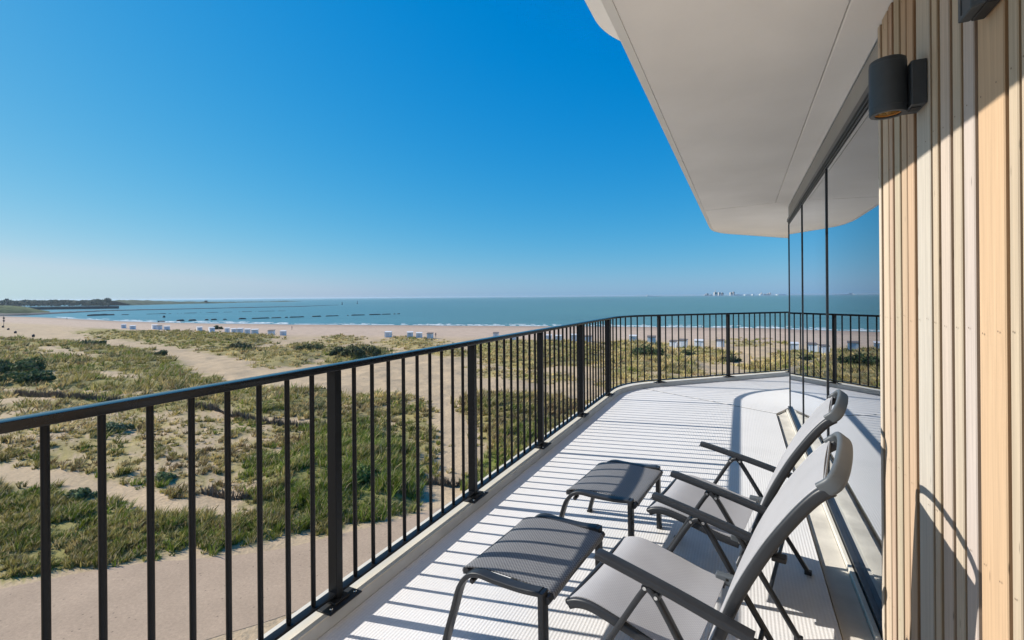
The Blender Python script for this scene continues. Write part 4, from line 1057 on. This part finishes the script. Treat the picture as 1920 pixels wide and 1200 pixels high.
# ---- poles and bins
def pole(name, label, cat, px, py, h, r, group=None):
    gx, gy, z = gpt(px, py)
    o = MB().sweep([(0,0,-.3),(.02,0,h)], circ(r,8), up=(0,1,0)).build(name, M_timber); o.location = (gx,gy,z); tag(o, label, cat, group)
pole('wooden_post', 'thin wooden post right of the last middle hut, nearer the handrail', 'post', 810, 650, 2.0, .06)
pole('wooden_post', 'short wooden post in the sand just above the handrail', 'post', 832.5, 646, 1.2, .07)
for x, y, lab in [(5.5,614.5,'dark litter bin at the far left, at the foot of the marker pole'), (15.5,619,'dark litter bin second from the left on the beach'), (28.8,624.5,'dark litter bin third from the left on the beach'), (62.5,629.5,'dark litter bin farthest right of the beach row')]:
    gx, gy, z = gpt(x, y)
    o = MB().lathe([(0,-.1),(.36,-.1),(.40,.2),(.40,.78),(.34,.86),(.18,.98),(0,.99)], (0,0,0), 14).build('litter_bin', M_black, smooth=40); o.location = (gx,gy,z); tag(o, lab, 'bin', 'litter bins on the beach')
gx, gy, z = gpt(7, 613)
t = empty('marker_pole', (gx,gy,z)); tag(t, 'tall beach marker pole with two dark round boards at the left edge', 'pole')
MB().sweep([(0,0,-.3),(.1,0,5.2)], circ(.09,8), up=(0,1,0)).build('shaft', M_timber, t)
for zz in (2.7, 4.0):
    MB().sweep([(.06,-.06,zz),(.06,.06,zz)], circ(.5,16), up=(0,0,1)).build('round_board', M_rock, t)
# ================================================================== THE BAY: groynes, beacons, far land, town
def ridge(name, pts, halfw, hgt, material, step=4.0, rough=.35, z0=ZSEA-1.0, seed=1, gaps=0.0):
    """a continuous low bank along a line on the sea; hgt = list of heights above the water per point"""
    W_ = [at_z(x, y, ZSEA) for x, y in pts]; out = []
    for i in range(len(W_)-1):
        n = max(2, int(np.linalg.norm(W_[i+1]-W_[i])/step))
        for k in range(n): out.append((W_[i]+(W_[i+1]-W_[i])*k/n, hgt[i]+(hgt[i+1]-hgt[i])*k/n, halfw[i]+(halfw[i+1]-halfw[i])*k/n))
    out.append((W_[-1], hgt[-1], halfw[-1])); n = len(out)
    prof = [(-1,-1.0),(-.75,.35),(-.35,.85),(0,1),(.35,.88),(.75,.4),(1,-1.0)]; V = []
    for i, (p, h, w) in enumerate(out):
        if gaps and fbm(np.array([p[0]*.34]), np.array([p[1]*.34]), 2, seed+40)[0] < gaps: h = -.35
        a = out[max(i-1,0)][0]; b = out[min(i+1,n-1)][0]; tt_ = (b-a)/np.linalg.norm(b-a); s = np.array([-tt_[1], tt_[0]])
        for (q, zq) in prof:
            f_ = 1+(fbm(np.array([p[0]*.13+q*3]), np.array([p[1]*.13]), 4, seed)[0]-.5)*2*rough
            V.append((*(p+s*q*w), ZSEA+((zq*h*f_ if h > 0 else h) if zq > 0 else zq)))
    m_ = len(prof); Fq = [(i*m_+j, i*m_+j+1, (i+1)*m_+j+1, (i+1)*m_+j) for i in range(n-1) for j in range(m_-1)]
    return np_mesh(name, np.array(V), np.array(Fq), material)
M_scrub = mat('dune_scrub', (.070,.088,.046), .95, .1, noise=(.05,.55), bump=(.3,1,1.0), detail=10)
M_scrubn = mat('near_scrub', (.105,.125,.05), .95, .1, noise=(.08,.45), bump=(.3,1,1.0), detail=10)
M_wallst = mat('quay_wall', (.045,.047,.050), .85, .2, noise=(.3,.3))
tag(ridge('stone_dam', [(-60,593),(40,591.5),(110,587.5),(200,583),(330,580),(450,577.3),(560,575),(634,572)], [12,9,6,4,3.5,3.5,3.5,2], [2.3,2.0,1.5,1.1,1.0,.95,.85,.4], M_rock, 5, .35, seed=2), 'long dark stone dam reaching from the left shore far into the bay', 'dam')
tag(ridge('timber_groyne', [(165,592.6),(190,591.7),(214,591.0)], [1.5]*3, [1.3]*3, M_timber, 1.5, .9, seed=3), 'short dark pile groyne just off the far left beach', 'groyne', 'groynes in the bay')
tag(ridge('timber_groyne', [(214,591.0),(300,588.6),(420,585.6),(535,583)], [.6]*4, [.5,.45,.4,.3], M_timber, 1.5, .8, seed=4, gaps=.48), 'faint broken groyne between the stone dam and the long dotted one', 'groyne', 'groynes in the bay')
tag(ridge('timber_groyne', [(296,604.0),(370,601.0),(460,598.2),(560,595),(660,591.7),(750,588.8)], [.6]*6, [.8,.8,.8,.75,.7,.55], M_timber, 1.2, .7, seed=5, gaps=.43), 'long dotted pile groyne nearest the viewer, starting at the surf', 'groyne', 'groynes in the bay')
o = ridge('headland', [(200,573),(250,571.5),(300,570.3),(340,569.6),(385,568.9),(430,567.8)], [60,70,60,50,40,30], [13,12.5,10,7,6,3], M_scrub, 12, .35, seed=6); tag(o, kind='structure')
o = ridge('headland', [(432,567.5),(470,566.8),(510,566.2),(535,565.6),(562,565)], [30,30,30,30,15], [3.4,3.0,2.2,3.6,.6], M_scrub, 10, .5, seed=7); tag(o, kind='structure')
o = ridge('headland', [(-260,596),(-80,591),(0,588.5),(40,586.5),(75,584.5)], [60,45,40,28,12], [15,12,10.5,6,1.5], M_scrubn, 6, .25, seed=8); tag(o, kind='structure')
# quay wall in front of the wood
qa, qb = at_z(-150, 584, ZSEA), at_z(221, 578.6, ZSEA); dq = (qb-qa)/np.linalg.norm(qb-qa); nq = np.array([-dq[1], dq[0]])
qw = MB(); qw.prism([tuple(qa), tuple(qb), tuple(qb+nq*8), tuple(qa+nq*8)], ZSEA-2, ZSEA+4.2)
tag(qw.build('quay_wall', M_wallst), 'long dark quay wall in front of the far wood at the left', 'wall')
# far wood on the left coast
def far_wood():
    n = 9000; rg = np.random.default_rng(5)
    t = rg.uniform(0,1,n); xs = -260+(205+260)*t; 
    top = 14.2+1.6*(fbm(xs*.06, xs*0, 4, 77)-.5)*4
    base = np.array([at_z(x, 574.5+(140-x)*.008, ZSEA) for x in xs]); dep = rg.uniform(0,90,n); u = base/np.linalg.norm(base,axis=1)[:,None]; c2 = base+u*dep[:,None]
    z = ZSEA+top*np.sqrt(rg.uniform(.02,1,n))
    c = np.stack([c2[:,0], c2[:,1], z],1); a = rg.normal(0,1,(n,3)); a /= np.linalg.norm(a,axis=1)[:,None]; b = np.cross(a, rg.normal(0,1,(n,3))); b /= np.linalg.norm(b,axis=1)[:,None]
    s = rg.uniform(1.6,3.6,n)[:,None]; V = np.stack([c-a*s, c+b*s*.7, c+a*s, c-b*s*.7],1).reshape(-1,3)
    cc = np.array([.055,.075,.045])*rg.uniform(.7,1.35,(n,1))
    o = np_mesh('far_wood', V, np.arange(n)[:,None]*4+np.arange(4)[None,:], M_leaf, np.repeat(cc,4,0), smooth=False)
    tag(o, 'distant wood along the left coast behind the quay wall', 'wood', kind='stuff')
far_wood()
def far_tree(label, px, py, w, h):
    p = at_z(px, py, ZSEA); rg = np.random.default_rng(int(px)); n = 420
    r = empty('round_tree', (p[0],p[1],ZSEA+1)); tag(r, label, 'tree')
    d = rg.normal(0,1,(n,3)); d /= np.linalg.norm(d,axis=1)[:,None]; c = d*rg.uniform(.4,1,n)[:,None]*np.array([w/2,w/2,h*.33])+np.array([0,0,h*.64])
    a = rg.normal(0,1,(n,3)); a /= np.linalg.norm(a,axis=1)[:,None]; b = np.cross(a,d); s = rg.uniform(.8,1.8,n)[:,None]
    V = np.stack([c-a*s, c+b*s*.7, c+a*s, c-b*s*.7],1).reshape(-1,3)
    o = np_mesh('crown', V, np.arange(n)[:,None]*4+np.arange(4)[None,:], M_leaf, np.repeat(np.array([.04,.06,.04])*rg.uniform(.7,1.3,(n,1)),4,0), smooth=False); o.parent = r
    MB().sweep([(0,0,-2),(0,0,h*.4),(0,0,h*.7)], circ(.5,8), up=(0,1,0), scale=[1,.8,.4]).build('trunk', M_timber, r)
far_tree('large round tree rising above the right end of the far wood', 202, 574.5, 15, 19.5)
far_tree('lone dark bush shaped tree on the low headland', 386, 569.0, 9, 9)
# water tower like mark on the far wood
p = at_z(13, 575.5, ZSEA)
t = empty('lookout_tower', (p[0],p[1],ZSEA)); tag(t, 'tiny lookout tower above the wood at the left edge of the horizon', 'tower')
MB().box((-1.2,-1.2,0),(1.2,1.2,17)).build('shaft', M_wallst, t); MB().box((-2.2,-2.2,17.01),(2.2,2.2,19.5)).build('cabin', M_wallst, t)
# beacons in the bay
def beacon(label, px, py, h):
    p = at_z(px, py, ZSEA); t = empty('sea_beacon', (p[0],p[1],ZSEA)); tag(t, label, 'beacon', 'beacons in the bay')
    MB().lathe([(0,-1),(1.5,-1),(1.5,.6),(.9,1.2),(.55,h*.55),(.5,h*.7)], (0,0,0), 12).build('buoy_body', M_rock, t, smooth=40)
    MB().lathe([(0,h*.70),(1.1,h*.70),(0,h)], (0,0,0), 12).build('topmark', M_rock, t, smooth=40)
beacon('left of the two dark beacons standing in the open water', 641.5, 571.3, 6.6)
beacon('right of the two dark beacons standing in the open water', 670, 569.6, 8.0)
p = at_z(307.5, 595.3, ZSEA)
o = MB().lathe([(0,-.5),(.9,-.5),(1.0,.4),(.7,1.3),(0,1.7)], (0,0,0), 12).build('swim_buoy', M_rock, smooth=50); o.location = (p[0],p[1],ZSEA); tag(o, 'small dark buoy floating alone in the bay near the left beach', 'buoy')
# town on the far shore
YT = 9000.0; SCP = YT/F
def town_x(px): return (px-960)/F*YT
strip = ridge('far_shore', [(1060,555.65),(1120,555.15),(1200,554.5),(1300,553.75),(1400,553.0),(1480,552.35),(1640,551.1),(1760,550.2)], [120]*8, [6,9,10,13,14,12,10,8], mat('far_shore_land',(.16,.17,.15),.95,.1,noise=(.004,.4)), 60, .5, seed=9); tag(strip, kind='structure')
M_t1 = mat('town_pale', (.40,.39,.39), .8, noise=(.02,.1)); M_t2 = mat('town_white', (.64,.64,.63), .7, noise=(.02,.08)); M_t3 = mat('town_grey', (.25,.25,.27), .8, noise=(.02,.1))
def twn(px, wpx, hpx, m_, label, spire=0, name='tower_block', cat='building'):
    py = PY-ROLL*(px-960)
    w = wpx*SCP; h = hpx*SCP*.85+9; y = YT-120-RNG.uniform(0,60); x = ray(px, PY)[0]*y
    b = MB().box((-w/2,-25,-2),(w/2,25,h)).box((-w*.28,-12,h+.01),(w*.22,12,h+SCP*.45))
    if spire: b.box((-SCP*.32,-5,h+SCP*.46),(SCP*.32,5,h+spire*SCP))
    o = b.build(name, m_); o.location = (x, y, ZSEA); tag(o, label, cat, 'buildings of the far town')
TW = [(1322,3,1.6,M_t3,'low dark block at the left start of the far town'),(1326,4.2,3.6,M_t3,'broad dark block left of the tallest tower'),(1333,4,1.6,M_t1,'low pale block just left of the tallest tower'),
 (1341.7,5.5,6.2,M_t1,'tallest pale tower of the far town with a dark spire',4.6),(1348.6,3.2,6.0,M_t1,'pale tower just right of the tallest one'),(1354.3,2.6,5.4,M_t3,'narrow grey tower at the right of the main cluster'),
 (1371,4.6,5.6,M_t1,'pale tower block standing alone right of the main cluster'),(1375.2,2,7.2,M_t3,'dark slim tower stuck to the lone pale tower block'),(1384,13,1.5,M_t2,'brightest long white building low on the far shore'),
 (1401,10,1.3,M_t2,'second long white building on the far shore'),(1412,4,1.4,M_t2,'short white building between the two long white ones and the chimneys'),(1427,5,1.9,M_t2,'white building at the foot of the left thin chimney'),
 (1427.6,.9,4.6,M_t3,'left thin chimney on the far shore'),(1434,6,2.0,M_t1,'pale building between the two thin chimneys'),(1439.5,1.6,3.0,M_t3,'short dark block between the two thin chimneys'),
 (1443.5,1.2,4.6,M_t3,'right thin chimney on the far shore'),(1464,16,1.2,M_t2,'long white building nearest the window edge')]
for q in TW: twn(*q)
p = (town_x(1223), 7200.0)
sh = MB().add([(-90,-12,-1),(80,-12,-1),(100,0,-1),(80,12,-1),(-90,12,-1),(-95,-13,9),(85,-13,9),(112,0,11),(85,13,9),(-95,13,9)],[(0,1,2,3,4),(5,9,8,7,6),(0,5,6,1),(1,6,7,2),(2,7,8,3),(3,8,9,4),(4,9,5,0)])
t = empty('cargo_ship', (p[0]*.8, 7200, ZSEA)); tag(t, 'tiny white ship far out on the horizon left of the town', 'ship')
sh.build('hull', M_t2, t); MB().box((-80,-9,9.3),(-45,9,24)).build('bridge', M_t2, t)
# ================================================================== AIR
hzm = bpy.data.materials.new('haze_air'); hzm.use_nodes = True; nt = hzm.node_tree
for n_ in list(nt.nodes): nt.nodes.remove(n_)
ho = nt.nodes.new('ShaderNodeOutputMaterial'); pv = nt.nodes.new('ShaderNodeVolumePrincipled')
pv.inputs['Color'].default_value = (.72,.87,1.0,1); pv.inputs['Density'].default_value = 6.5e-5; pv.inputs['Anisotropy'].default_value = 0.3
nt.links.new(pv.outputs[0], ho.inputs['Volume'])
hz = MB().box((-9000,-700,ZSEA-12),(11500,16500,7.5)).build('haze', hzm); tag(hz, 'pale sea haze lying over the bay and the far shore', 'haze', kind='stuff')
